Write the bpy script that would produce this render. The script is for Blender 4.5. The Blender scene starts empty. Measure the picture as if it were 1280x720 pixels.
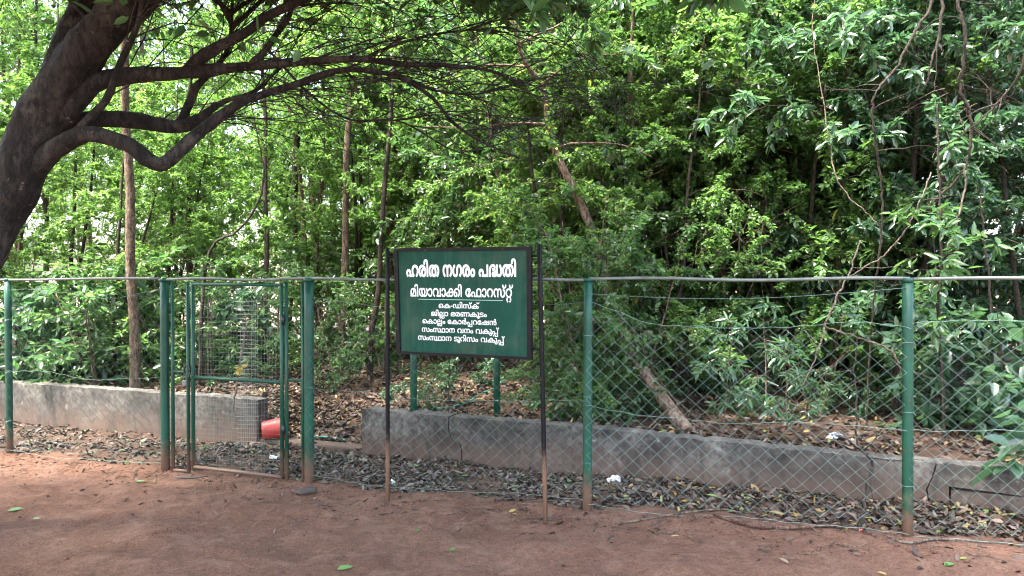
import bpy, bmesh, math, random
import numpy as np
from mathutils import Vector, Matrix, geometry

S = bpy.context.scene
COL = S.collection
R = math.radians

# ------------------------------------------------------------------ camera
CAM_H = 1.6
PITCH = math.atan(11 / 925)
cd = bpy.data.cameras.new("camera")
cd.sensor_width = 36.0
cd.lens = 36.0 * 925 / 1280
cd.clip_start = 0.05
cd.clip_end = 2000
cam = bpy.data.objects.new("camera", cd)
cam.location = (0, 0, CAM_H)
cam.rotation_euler = (R(90) - PITCH, 0, 0)
COL.objects.link(cam)
S.camera = cam

# ------------------------------------------------------------------ sky, sun, exposure
SUN_EL, SUN_AZ = 66.0, -118.0          # azimuth measured from +Y (view direction), positive to the right
W = bpy.data.worlds.new("World")
S.world = W
W.use_nodes = True
nt = W.node_tree
sky = nt.nodes.new("ShaderNodeTexSky")
sky.sky_type = 'NISHITA'
sky.sun_disc = False
sky.sun_elevation = R(SUN_EL)
sky.sun_rotation = R(SUN_AZ)
sky.dust_density = 5.0
sky.air_density = 1.0
sky.ozone_density = 0.6
nt.links.new(sky.outputs[0], nt.nodes["Background"].inputs[0])
nt.nodes["Background"].inputs[1].default_value = 0.15
sl = bpy.data.lights.new("sun", 'SUN')
sl.energy = 2.1
sl.angle = R(7)
sl.color = (1.0, 0.94, 0.85)
so = bpy.data.objects.new("sun", sl)
_az, _el = R(SUN_AZ), R(SUN_EL)
sdir = Vector((math.sin(_az) * math.cos(_el), math.cos(_az) * math.cos(_el), math.sin(_el)))
so.rotation_euler = sdir.to_track_quat('Z', 'Y').to_euler()
so.location = sdir * 50
COL.objects.link(so)
S.view_settings.view_transform = 'Standard'
S.view_settings.look = 'None'
S.view_settings.exposure = 3.75
S.view_settings.gamma = 1.0
S.view_settings.use_curve_mapping = False
S.render.engine = 'CYCLES'
S.cycles.use_denoising = True
S.cycles.denoising_prefilter = 'ACCURATE'
S.cycles.filter_width = 1.1
S.cycles.max_bounces = 12
S.cycles.diffuse_bounces = 7
S.cycles.glossy_bounces = 3
S.cycles.transmission_bounces = 8
S.cycles.sample_clamp_indirect = 8.0
S.cycles.caustics_reflective = False
S.cycles.caustics_refractive = False

# ------------------------------------------------------------------ helpers
rng = np.random.default_rng(11)
random.seed(5)


def P(px, py, d):
    """world point seen at photo pixel (1280x720) at distance d along the view"""
    u, v = (px - 640) / 925, (360 - py) / 925
    c, s = math.cos(PITCH), math.sin(PITCH)
    y, z = c + v * s, -s + v * c
    k = d / y
    return Vector((u * k, d, CAM_H + z * k))


def zat(py, d):
    return P(640, py, d).z


def tag(o, label=None, cat=None, group=None, kind=None):
    if label: o['label'] = label
    if cat: o['category'] = cat
    if group: o['group'] = group
    if kind: o['kind'] = kind
    return o


def empty(name, loc, label=None, cat=None, group=None, rz=0.0):
    o = bpy.data.objects.new(name, None)
    o.empty_display_size = 0.2
    o.location = loc
    o.rotation_euler = (0, 0, rz)
    COL.objects.link(o)
    return tag(o, label, cat, group)


def link(name, me, mat=None, parent=None):
    if mat is not None and not me.materials:
        me.materials.append(mat)
    o = bpy.data.objects.new(name, me)
    COL.objects.link(o)
    if parent is not None:
        o.parent = parent
        o.matrix_parent_inverse = parent.matrix_basis.inverted()
    return o


def mesh_np(name, V, F, smooth=True):
    """V (n,3), F list of arrays (m,3) or (m,4)"""
    me = bpy.data.meshes.new(name)
    V = np.asarray(V, np.float32)
    me.vertices.add(len(V))
    me.vertices.foreach_set("co", V.ravel())
    loops, starts, totals, n = [], [], [], 0
    for f in F:
        f = np.asarray(f, np.int32)
        if len(f) == 0:
            continue
        k = f.shape[1]
        loops.append(f.ravel())
        starts.append(n + np.arange(len(f), dtype=np.int32) * k)
        totals.append(np.full(len(f), k, np.int32))
        n += f.size
    loops = np.concatenate(loops)
    starts = np.concatenate(starts)
    totals = np.concatenate(totals)
    me.loops.add(len(loops))
    me.loops.foreach_set("vertex_index", loops)
    me.polygons.add(len(starts))
    me.polygons.foreach_set("loop_start", starts)
    me.polygons.foreach_set("loop_total", totals)
    if smooth:
        me.polygons.foreach_set("use_smooth", np.ones(len(starts), bool))
    me.update(calc_edges=True)
    me.validate()
    return me


class Tubes:
    """collects tapered tubes along polylines into one mesh"""
    def __init__(s):
        s.V, s.Q, s.T, s.n = [], [], [], 0

    def add(s, pts, rad, sides=6, cap=True):
        p = np.asarray([tuple(q) for q in pts], float)
        n = len(p)
        r = np.broadcast_to(np.asarray(rad, float), (n,)) if np.ndim(rad) == 0 or len(np.atleast_1d(rad)) == n else \
            np.interp(np.linspace(0, 1, n), np.linspace(0, 1, len(rad)), rad)
        t = np.gradient(p, axis=0)
        t /= np.linalg.norm(t, axis=1)[:, None] + 1e-9
        a = np.array([0, 0, 1.0]) if abs(t[0, 2]) < 0.9 else np.array([1.0, 0, 0])
        u = np.cross(t[0], a)
        u /= np.linalg.norm(u)
        ang = np.arange(sides) * 2 * math.pi / sides
        rings = []
        for i in range(n):
            u = u - t[i] * u.dot(t[i])
            u /= np.linalg.norm(u) + 1e-9
            w = np.cross(t[i], u)
            rings.append(p[i] + r[i] * (np.cos(ang)[:, None] * u + np.sin(ang)[:, None] * w))
        b = s.n
        s.V.append(np.concatenate(rings))
        i = np.arange(n - 1)[:, None] * sides + b
        k = np.arange(sides)[None]
        k2 = (k + 1) % sides
        s.Q.append(np.stack([i + k, i + k2, i + sides + k2, i + sides + k], -1).reshape(-1, 4))
        s.n += n * sides
        if cap:
            for ring, c, sg in ((b, p[0], 1), (b + (n - 1) * sides, p[-1], -1)):
                s.V.append(c[None])
                k = np.arange(sides)
                f = np.stack([np.full(sides, s.n), ring + (k + 1) % sides, ring + k], -1)
                s.T.append(f if sg > 0 else f[:, ::-1])
                s.n += 1
        return s

    def mesh(s, name):
        return mesh_np(name, np.concatenate(s.V), [np.concatenate(s.Q)] + ([np.concatenate(s.T)] if s.T else []))


def spline(pts, n):
    """Catmull-Rom through control points (any dimension), n samples per span"""
    p = np.asarray([tuple(q) for q in pts], float)
    q = np.vstack([2 * p[0] - p[1], p, 2 * p[-1] - p[-2]])
    out = []
    for i in range(len(p) - 1):
        a, b, c, d = q[i:i + 4]
        for t in np.linspace(0, 1, n, endpoint=False):
            out.append(0.5 * (2 * b + (c - a) * t + (2 * a - 5 * b + 4 * c - d) * t * t + (3 * b - a - 3 * c + d) * t ** 3))
    out.append(p[-1])
    return np.array(out)


def leaf_mesh(name, base, d, nrm, length, width, curl=0.0, fold=0.16):
    """leaf blades (6 points, two folded quads each) as one mesh"""
    n = len(base)
    d = d / (np.linalg.norm(d, axis=1)[:, None] + 1e-9)
    side = np.cross(d, nrm)
    side /= np.linalg.norm(side, axis=1)[:, None] + 1e-9
    up = np.cross(side, d)
    L = length[:, None]
    Wd = width[:, None]
    droop = np.broadcast_to(np.asarray(curl, float), (n,))[:, None]
    def at(a, b, c):
        return base + d * L * a + side * Wd * b + up * (L * -droop * a * a + Wd * c)
    V = np.stack([at(0, 0, 0), at(.28, .46, fold), at(.68, .40, fold), at(1, 0, 0), at(.68, -.40, fold), at(.28, -.46, fold)], 1).reshape(-1, 3)
    o = np.arange(n)[:, None] * 6
    Q = np.concatenate([o + np.array([[0, 1, 2, 3]]), o + np.array([[0, 3, 4, 5]])])
    return mesh_np(name, V, [Q], smooth=False)


def box_bm(bm, c, size, rz=0.0, bevel=0.0, M=None):
    t = bmesh.new()
    bmesh.ops.create_cube(t, size=1)
    bmesh.ops.scale(t, vec=size, verts=t.verts)
    if bevel:
        bmesh.ops.bevel(t, geom=t.edges[:], offset=bevel, segments=2, affect='EDGES', profile=0.5)
    bmesh.ops.rotate(t, cent=(0, 0, 0), matrix=Matrix.Rotation(rz, 3, 'Z'), verts=t.verts)
    bmesh.ops.translate(t, vec=c, verts=t.verts)
    if M is not None:
        bmesh.ops.transform(t, matrix=M, verts=t.verts)
    m = bpy.data.meshes.new("tmp")
    t.to_mesh(m)
    t.free()
    bm.from_mesh(m)
    bpy.data.meshes.remove(m)


def bm_mesh(name, bm, smooth=False):
    me = bpy.data.meshes.new(name)
    bm.to_mesh(me)
    bm.free()
    if smooth:
        for p in me.polygons: p.use_smooth = True
    return me


# value noise -------------------------------------------------------
_tab = np.random.default_rng(3).random((256, 256))


def vnoise(x, y, s):
    x, y = np.asarray(x, float) / s, np.asarray(y, float) / s
    i, j = np.floor(x).astype(int), np.floor(y).astype(int)
    fx, fy = x - i, y - j
    fx, fy = fx * fx * (3 - 2 * fx), fy * fy * (3 - 2 * fy)
    g = lambda a, b: _tab[a % 256, b % 256]
    return (g(i, j) * (1 - fx) + g(i + 1, j) * fx) * (1 - fy) + (g(i, j + 1) * (1 - fx) + g(i + 1, j + 1) * fx) * fy - 0.5


# lines of the place ------------------------------------------------
def fence_d(px):
    k = (px - 640) / 925
    return 5.26 / (1 + .305 * k)


def fence_xy(px):
    d = fence_d(px)
    return np.array(((px - 640) / 925 * d, d))


def wall_d(px):
    return 6.26 / (1 + .366 * (px - 640) / 925)


def wall_xy(px):
    d = wall_d(px)
    return np.array(((px - 640) / 925 * d, d))


FDIR = np.array((1, -.305)) / math.hypot(1, .305)
FNRM = np.array((.305, 1)) / math.hypot(1, .305)      # away from the camera
WDIR = np.array((1, -.366)) / math.hypot(1, .366)
WNRM = np.array((.366, 1)) / math.hypot(1, .366)


def smooth01(t):
    t = np.clip(t, 0, 1)
    return t * t * (3 - 2 * t)


_fr = np.random.default_rng(17)
FOOT = []
for _k in range(13):
    _x, _a = -4.2 + _k * .64 + _fr.normal(0, .05), -.28 + _fr.normal(0, .25)
    FOOT.append((_x, 4.75 - .2 * _x + (.11 if _k % 2 else -.11), _a))
for _k in range(9):
    FOOT.append((_fr.uniform(-3.5, 2.5), _fr.uniform(4.1, 5.0), _fr.uniform(-2, 2)))


def ground_z(x, y):
    x, y = np.asarray(x, float), np.asarray(y, float)
    sf = (y - 5.26 + .305 * x) / 1.0455        # metres beyond the fence
    sw = (y - 6.26 + .366 * x) / 1.0649        # metres beyond the wall
    near = smooth01((14 - np.hypot(x, y - 5)) / 5)
    z = near * (.035 * vnoise(x, y, 1.3) + .03 * vnoise(x + 9, y, .5) + .030 * vnoise(x, y + 7, .2) + .014 * vnoise(x + 3, y + 7, .09))
    for fx, fy, fa in FOOT:             # shallow old footprints in the path
        c_, s_ = math.cos(fa), math.sin(fa)
        ex, ey = ((x - fx) * c_ + (y - fy) * s_) / .135, (-(x - fx) * s_ + (y - fy) * c_) / .052
        q_ = ex * ex + ey * ey
        z += near * (.009 * np.exp(-(np.sqrt(q_) - 1.25) ** 2 / .06) - .012 * np.exp(-q_ ** 2))
    z += .014 * np.exp(-((sf + .02) / .22) ** 2) * near * (1 + 1.2 * vnoise(x, y, .35))
    gap = smooth01((.75 - np.abs(x + 1.9)) / .35)
    rise_w = .30 * smooth01((sw - .12) / .25)
    rise_g = .26 * smooth01(sw / 4.0)
    z += rise_w * (1 - gap * smooth01((3.2 - sw) / 1.5)) + rise_g * gap * smooth01((3.2 - sw) / 1.5)
    z += .10 * vnoise(x, y, 3.1) * smooth01((sw - .5) / 2) * smooth01((60 - y) / 20)
    return z


def gz(x, y):
    return float(ground_z(np.array([x]), np.array([y]))[0])


# ------------------------------------------------------------------ materials
def new_mat(name):
    m = bpy.data.materials.new(name)
    m.use_nodes = True
    t = m.node_tree
    return m, t, t.nodes["Principled BSDF"]


def N(t, typ, **kw):
    n = t.nodes.new(typ)
    for k, v in kw.items():
        if k.startswith("i_"):
            key = k[2:]
            n.inputs[int(key) if key.isdigit() else key.replace("_", " ")].default_value = v
        else:
            setattr(n, k, v)
    return n


def ramp(t, stops, interp='LINEAR'):
    n = t.nodes.new("ShaderNodeValToRGB")
    n.color_ramp.interpolation = interp
    e = n.color_ramp.elements
    while len(e) < len(stops):
        e.new(0.5)
    for k, (p, c) in enumerate(stops):
        e[k].position = p
        e[k].color = (*c, 1) if len(c) == 3 else c
    return n


def noise(t, scale, detail=4, rough=0.55, coord=None, dist=0.0):
    n = N(t, "ShaderNodeTexNoise")
    n.inputs["Scale"].default_value = scale
    n.inputs["Detail"].default_value = detail
    n.inputs["Roughness"].default_value = rough
    n.inputs["Distortion"].default_value = dist
    if coord is not None:
        t.links.new(coord, n.inputs["Vector"])
    return n


def bump(t, height, strength, dist, bsdf):
    b = N(t, "ShaderNodeBump")
    b.inputs["Strength"].default_value = strength
    b.inputs["Distance"].default_value = dist
    t.links.new(height, b.inputs["Height"])
    t.links.new(b.outputs[0], bsdf.inputs["Normal"])
    return b


def mixc(t, fac, a, b, mode='MIX'):
    m = N(t, "ShaderNodeMix", data_type='RGBA', blend_type=mode)
    for inp, v in ((m.inputs[0], fac), (m.inputs[6], a), (m.inputs[7], b)):
        if isinstance(v, (tuple, list)):
            inp.default_value = (*v, 1) if len(v) == 3 else v
        elif isinstance(v, (int, float)):
            inp.default_value = v
        else:
            t.links.new(v, inp)
    return m.outputs[2]


def leaf_mat(name, stops, trans_gain, rough=.42, fac=.5, spec=.5):
    """two-sided leaf: glossy blade + light passing through; colour varies from leaf to leaf"""
    m, t, b = new_mat(name)
    g = N(t, "ShaderNodeNewGeometry")
    oi = N(t, "ShaderNodeObjectInfo")
    add = N(t, "ShaderNodeMath", operation='MULTIPLY_ADD')
    t.links.new(oi.outputs["Random"], add.inputs[0])
    add.inputs[1].default_value = .30
    t.links.new(g.outputs["Random Per Island"], add.inputs[2])
    sub = N(t, "ShaderNodeMath", operation='MULTIPLY')
    t.links.new(add.outputs[0], sub.inputs[0])
    sub.inputs[1].default_value = 1 / 1.30
    r = ramp(t, stops)
    t.links.new(sub.outputs[0], r.inputs[0])
    t.links.new(r.outputs[0], b.inputs["Base Color"])
    b.inputs["Roughness"].default_value = rough
    b.inputs["Specular IOR Level"].default_value = spec
    tr = N(t, "ShaderNodeBsdfTranslucent")
    t.links.new(mixc(t, 1.0, r.outputs[0], trans_gain, 'MULTIPLY'), tr.inputs[0])
    mx = N(t, "ShaderNodeMixShader")
    mx.inputs[0].default_value = fac
    t.links.new(b.outputs[0], mx.inputs[1])
    t.links.new(tr.outputs[0], mx.inputs[2])
    t.links.new(mx.outputs[0], t.nodes["Material Output"].inputs[0])
    return m


def bark_mat(name, dark, light, scale=9, lich=None, bd=.012):
    m, t, b = new_mat(name)
    tc = N(t, "ShaderNodeTexCoord")
    mp = N(t, "ShaderNodeMapping")
    mp.inputs["Scale"].default_value = (1, 1, .35)
    t.links.new(tc.outputs["Object"], mp.inputs[0])
    n1 = noise(t, scale, 8, .72, mp.outputs[0], .5)
    r = ramp(t, [(.40, dark), (.60, light)])
    t.links.new(n1.outputs[0], r.inputs[0])
    col = r.outputs[0]
    if lich:
        n2 = noise(t, 2.6, 8, .72, tc.outputs["Object"])
        r2 = ramp(t, [(.52, (0, 0, 0)), (.60, (1, 1, 1))])
        t.links.new(n2.outputs[0], r2.inputs[0])
        col = mixc(t, r2.outputs[0], col, lich)
        n4 = noise(t, 21, 4, .6, tc.outputs["Object"])
        r4 = ramp(t, [(.66, (0, 0, 0)), (.70, (1, 1, 1))])
        t.links.new(n4.outputs[0], r4.inputs[0])
        col = mixc(t, r4.outputs[0], col, tuple(min(1, c * 2.4) for c in lich))
    t.links.new(col, b.inputs["Base Color"])
    b.inputs["Roughness"].default_value = .85
    b.inputs["Specular IOR Level"].default_value = .3
    n3 = noise(t, scale * 4, 8, .75, mp.outputs[0], .3)
    r5 = ramp(t, [(.42, (.35, .33, .32)), (.52, (1, 1, 1)), (.64, (1.5, 1.48, 1.42))])
    t.links.new(n3.outputs[0], r5.inputs[0])
    t.links.new(mixc(t, 1.0, col, r5.outputs[0], 'MULTIPLY'), b.inputs["Base Color"])
    bump(t, n3.outputs[0], 1.0, bd, b)
    return m


def plain(name, col, rough=.5, metal=0.0, var=.25, nscale=14, bumpd=.002):
    m, t, b = new_mat(name)
    tc = N(t, "ShaderNodeTexCoord")
    n1 = noise(t, nscale, 5, .6, tc.outputs["Object"])
    r = ramp(t, [(.3, tuple(c * (1 - var) for c in col)), (.7, tuple(min(1, c * (1 + var)) for c in col))])
    t.links.new(n1.outputs[0], r.inputs[0])
    t.links.new(r.outputs[0], b.inputs["Base Color"])
    b.inputs["Roughness"].default_value = rough
    b.inputs["Metallic"].default_value = metal
    if bumpd:
        n2 = noise(t, nscale * 5, 4, .6, tc.outputs["Object"])
        bump(t, n2.outputs[0], .4, bumpd, b)
    return m


def painted_steel(name, paint, rough=.45, spec=.35, dust_top=.21, dust=(.13, .078, .052), chip=(.07, .045, .03), chip_at=.63):
    """painted pipe: chips of rust and a splash of dry soil that reaches a ragged height (world z)"""
    m, t, b = new_mat(name)
    tc = N(t, "ShaderNodeTexCoord")
    geo = N(t, "ShaderNodeNewGeometry")
    n1 = noise(t, 26, 5, .65, geo.outputs["Position"])
    r1 = ramp(t, [(chip_at, (0, 0, 0)), (chip_at + .05, (1, 1, 1))])
    t.links.new(n1.outputs[0], r1.inputs[0])
    n0 = noise(t, 5, 3, .5, geo.outputs["Position"])
    r0 = ramp(t, [(.3, tuple(c * .75 for c in paint)), (.7, tuple(c * 1.25 for c in paint))])
    t.links.new(n0.outputs[0], r0.inputs[0])
    col = mixc(t, r1.outputs[0], r0.outputs[0], chip)
    sep = N(t, "ShaderNodeSeparateXYZ")
    t.links.new(geo.outputs["Position"], sep.inputs[0])
    n2 = noise(t, 17, 5, .7, geo.outputs["Position"])
    ma = N(t, "ShaderNodeMath", operation='MULTIPLY_ADD')
    t.links.new(n2.outputs[0], ma.inputs[0])
    ma.inputs[1].default_value = -.35
    t.links.new(sep.outputs[2], ma.inputs[2])
    r2 = ramp(t, [(0.0, (1, 1, 1)), (1.0, (0, 0, 0))])
    mr = N(t, "ShaderNodeMapRange")
    mr.inputs[1].default_value = dust_top - .27
    mr.inputs[2].default_value = dust_top - .10
    t.links.new(ma.outputs[0], mr.inputs[0])
    t.links.new(mr.outputs[0], r2.inputs[0])
    col = mixc(t, r2.outputs[0], col, dust)
    t.links.new(col, b.inputs["Base Color"])
    b.inputs["Roughness"].default_value = rough
    b.inputs["Specular IOR Level"].default_value = spec
    bump(t, n1.outputs[0], .25, .002, b)
    return m


M = {}
M['leaf_bright'] = leaf_mat("leaf_bright", [(0, (.038, .088, .026)), (.5, (.074, .148, .044)), (.93, (.125, .215, .070)), (1, (.28, .25, .05))], (1.75, 1.85, 1.15), .38, .52)
M['leaf_mid'] = leaf_mat("leaf_mid", [(0, (.028, .070, .028)), (.6, (.054, .112, .043)), (.97, (.092, .168, .066)), (1, (.25, .20, .05))], (1.85, 2.0, 1.2), .34, .48, .6)
M['leaf_dark'] = leaf_mat("leaf_dark", [(0, (.032, .072, .042)), (.6, (.052, .108, .062)), (.97, (.088, .155, .088)), (1, (.22, .20, .07))], (1.8, 2.0, 1.25), .27, .42, .8)
M['leaf_back'] = leaf_mat("leaf_back", [(0, (.046, .102, .030)), (.6, (.084, .160, .050)), (1, (.14, .23, .076))], (1.95, 2.05, 1.15), .42, .58)
M['bark_big'] = bark_mat("bark_big", (.009, .008, .007), (.034, .029, .025), 7, (.055, .050, .043), .035)
M['bark_slim'] = bark_mat("bark_slim", (.07, .05, .035), (.19, .14, .10), 16)
M['bark_pale'] = bark_mat("bark_pale", (.09, .062, .045), (.23, .165, .122), 12)
M['bark_red'] = bark_mat("bark_red", (.055, .028, .018), (.14, .08, .055), 18)
M['bark_dark'] = bark_mat("bark_dark", (.018, .014, .010), (.055, .042, .032), 20)
M['dry_twig'] = bark_mat("dry_twig", (.07, .055, .042), (.17, .14, .105), 20)
M['green_paint'] = painted_steel("green_paint", (.006, .054, .031))
M['black_paint'] = painted_steel("black_paint", (.006, .0055, .0065), .55, .15, .42, (.15, .085, .055))
M['rail'] = plain("rail_galvanised", (.11, .125, .11), .5, .3, .3, 9)
M['wire'] = plain("wire_galvanised", (.14, .22, .185), .5, .3, .35, 30, 0)
M['wire_dark'] = plain("wire_dull", (.10, .15, .125), .55, .2, .35, 30, 0)
M['wire_pale'] = plain("wire_pale", (.24, .24, .22), .5, .3, .3, 30, 0)
M['black'] = plain("black_metal", (.012, .012, .012), .45, 0, .4, 30)
M['white_text'] = plain("white_lettering", (.72, .72, .69), .6, 0, .12, 9, 0)
M['red_plastic'] = plain("red_plastic", (.42, .035, .028), .45, 0, .25, 12)
M['hose'] = plain("hose_green", (.04, .17, .14), .45, 0, .3, 10)
M['plastic_white'] = plain("white_plastic", (.62, .62, .60), .45, 0, .2, 20, .004)
M['plastic_blue'] = plain("pale_blue_plastic", (.42, .48, .55), .35, 0, .2, 20, .004)
M['stone'] = plain("stone", (.05, .036, .029), .9, 0, .4, 18, .01)
M['yellow'] = plain("yellow_cloth", (.40, .30, .05), .8, 0, .2, 20)
M['red_scrap'] = plain("red_scrap", (.55, .10, .07), .5, 0, .2, 20)
M['far_wall'] = plain("pale_far_wall", (.62, .60, .56), .8, 0, .1, .6, .005)


def concrete():
    m, t, b = new_mat("weathered_concrete")
    geo = N(t, "ShaderNodeNewGeometry")
    n1 = noise(t, 2.2, 6, .65, geo.outputs["Position"], .3)
    r1 = ramp(t, [(.36, (.028, .026, .022)), (.5, (.068, .062, .055)), (.64, (.125, .115, .10))])
    t.links.new(n1.outputs[0], r1.inputs[0])
    n2 = noise(t, 22, 6, .7, geo.outputs["Position"])
    r2 = ramp(t, [(.40, (.45, .44, .42)), (.60, (1.3, 1.3, 1.28))])
    t.links.new(n2.outputs[0], r2.inputs[0])
    col = mixc(t, 1.0, r1.outputs[0], r2.outputs[0], 'MULTIPLY')
    n3 = noise(t, 11, 3, .5, geo.outputs["Position"])
    r3 = ramp(t, [(.70, (0, 0, 0)), (.74, (1, 1, 1))])
    t.links.new(n3.outputs[0], r3.inputs[0])
    col = mixc(t, r3.outputs[0], col, (.20, .19, .17))
    # ragged splash of red soil along the foot
    sep = N(t, "ShaderNodeSeparateXYZ")
    t.links.new(geo.outputs["Position"], sep.inputs[0])
    n4 = noise(t, 4, 6, .7, geo.outputs["Position"])
    ma = N(t, "ShaderNodeMath", operation='MULTIPLY_ADD')
    t.links.new(n4.outputs[0], ma.inputs[0])
    ma.inputs[1].default_value = -.45
    t.links.new(sep.outputs[2], ma.inputs[2])
    mr = N(t, "ShaderNodeMapRange")
    mr.inputs[1].default_value = -.22
    mr.inputs[2].default_value = .06
    mr.inputs[3].default_value = .9
    mr.inputs[4].default_value = 0
    t.links.new(ma.outputs[0], mr.inputs[0])
    col = mixc(t, mr.outputs[0], col, (.085, .050, .034))
    mp = N(t, "ShaderNodeMapping")
    mp.inputs["Scale"].default_value = (1, 1, .22)
    t.links.new(geo.outputs["Position"], mp.inputs[0])
    n6 = noise(t, 6.5, 6, .7, mp.outputs[0])
    r6 = ramp(t, [(.53, (0, 0, 0)), (.66, (.7, .7, .7))])
    t.links.new(n6.outputs[0], r6.inputs[0])
    col = mixc(t, r6.outputs[0], col, (.022, .022, .017))
    n7 = noise(t, 3.1, 7, .75, geo.outputs["Position"])
    r7 = ramp(t, [(.60, (0, 0, 0)), (.70, (.6, .6, .6))])
    t.links.new(n7.outputs[0], r7.inputs[0])
    col = mixc(t, r7.outputs[0], col, (.045, .055, .022))
    t.links.new(col, b.inputs["Base Color"])
    b.inputs["Roughness"].default_value = .92
    n5 = noise(t, 60, 5, .7, geo.outputs["Position"])
    bump(t, n5.outputs[0], .5, .006, b)
    return m


M['concrete'] = concrete()


def soil():
    m, t, b = new_mat("soil")
    geo = N(t, "ShaderNodeNewGeometry")
    pos = geo.outputs["Position"]
    n1 = noise(t, 1.1, 6, .6, pos, .2)
    r1 = ramp(t, [(.30, (.114, .057, .036)), (.52, (.160, .084, .055)), (.75, (.208, .118, .080))])
    t.links.new(n1.outputs[0], r1.inputs[0])
    n2 = noise(t, 19, 7, .7, pos)
    r2 = ramp(t, [(.3, (.66, .66, .66)), (.7, (1.2, 1.2, 1.2))])
    t.links.new(n2.outputs[0], r2.inputs[0])
    path = mixc(t, 1.0, r1.outputs[0], r2.outputs[0], 'MULTIPLY')
    n8 = noise(t, 4.2, 7, .7, pos, .6)
    r8 = ramp(t, [(.50, (0, 0, 0)), (.66, (.55, .55, .55))])
    t.links.new(n8.outputs[0], r8.inputs[0])
    n9 = noise(t, 95, 4, .7, pos)
    r9 = ramp(t, [(.36, (.62, .60, .58)), (.5, (1, 1, 1)), (.66, (1.35, 1.35, 1.35))])
    t.links.new(n9.outputs[0], r9.inputs[0])
    path = mixc(t, 1.0, path, r9.outputs[0], 'MULTIPLY')
    path = mixc(t, r8.outputs[0], path, (.235, .142, .10))
    # humus under the trees
    n3 = noise(t, 7, 6, .7, pos)
    r3 = ramp(t, [(.3, (.035, .022, .015)), (.7, (.115, .072, .05))])
    t.links.new(n3.outputs[0], r3.inputs[0])
    # pale open sand beyond the trees
    n4 = noise(t, .5, 5, .6, pos)
    r4 = ramp(t, [(.3, (.34, .22, .17)), (.7, (.46, .32, .26))])
    t.links.new(n4.outputs[0], r4.inputs[0])
    sep = N(t, "ShaderNodeSeparateXYZ")
    t.links.new(pos, sep.inputs[0])
    # metres beyond fence, ragged
    a = N(t, "ShaderNodeMath", operation='MULTIPLY_ADD')
    t.links.new(sep.outputs[0], a.inputs[0])
    a.inputs[1].default_value = .305
    t.links.new(sep.outputs[1], a.inputs[2])
    n5 = noise(t, 3.5, 5, .65, pos)
    c = N(t, "ShaderNodeMath", operation='MULTIPLY_ADD')
    t.links.new(n5.outputs[0], c.inputs[0])
    c.inputs[1].default_value = 1.0
    t.links.new(a.outputs[0], c.inputs[2])
    f1 = N(t, "ShaderNodeMapRange")
    f1.inputs[1].default_value = 5.75
    f1.inputs[2].default_value = 6.15
    t.links.new(c.outputs[0], f1.inputs[0])
    f2 = N(t, "ShaderNodeMapRange")
    f2.inputs[1].default_value = 16.5
    f2.inputs[2].default_value = 18.5
    t.links.new(c.outputs[0], f2.inputs[0])
    col = mixc(t, f1.outputs[0], path, r3.outputs[0])
    col = mixc(t, f2.outputs[0], col, r4.outputs[0])
    t.links.new(col, b.inputs["Base Color"])
    b.inputs["Roughness"].default_value = .95
    b.inputs["Specular IOR Level"].default_value = .2
    n6 = noise(t, 45, 8, .75, pos)
    bump(t, n6.outputs[0], 1.0, .03, b)
    return m


M['soil'] = soil()


def litter_mat(name, stops):
    m, t, b = new_mat(name)
    g = N(t, "ShaderNodeNewGeometry")
    r = ramp(t, stops)
    t.links.new(g.outputs["Random Per Island"], r.inputs[0])
    t.links.new(r.outputs[0], b.inputs["Base Color"])
    b.inputs["Roughness"].default_value = .6
    b.inputs["Specular IOR Level"].default_value = .35
    return m


M['litter_grey'] = litter_mat("litter_dusty", [(0, (.016, .011, .008)), (.35, (.035, .027, .021)), (.6, (.062, .053, .044)), (.78, (.085, .058, .042)), (.93, (.125, .11, .095)), (.965, (.07, .10, .04)), (1, (.07, .13, .04))])
M['litter_brown'] = litter_mat("litter_brown", [(0, (.017, .011, .008)), (.35, (.044, .029, .021)), (.65, (.080, .050, .036)), (.87, (.135, .095, .070)), (.96, (.22, .15, .04)), (1, (.09, .15, .04))])
M['fresh_leaf'] = leaf_mat("fresh_leaf", [(0, (.07, .16, .04)), (1, (.12, .21, .06))], (1.5, 1.5, .9), .4, .3)

# ================================================================== ground
def axis(lo, hi, step, far, growth=1.28):
    a = list(np.arange(lo, hi + 1e-6, step))
    s, v = step, hi
    while v < far:
        s *= growth
        v += s
        a.append(v)
    s, v, pre = step, lo, []
    while v > -far:
        s *= growth
        v -= s
        pre.append(v)
    return np.array(pre[::-1] + a)


gxs, gys = axis(-5.5, 5.2, .028, 700), axis(3.6, 8.0, .025, 700)
GX, GY = np.meshgrid(gxs, gys)
GZ = ground_z(GX, GY)
_n, _m = len(gys), len(gxs)
_i = (np.arange(_n - 1)[:, None] * _m + np.arange(_m - 1)[None]).ravel()
ground = link("ground", mesh_np("ground", np.stack([GX, GY, GZ], -1).reshape(-1, 3), [np.stack([_i, _i + 1, _i + _m + 1, _i + _m], -1)]), M['soil'])
tag(ground, "reddish brown trodden soil path and forest floor", "ground", kind='structure')

# ================================================================== low concrete wall
WALL_T = .17


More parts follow.
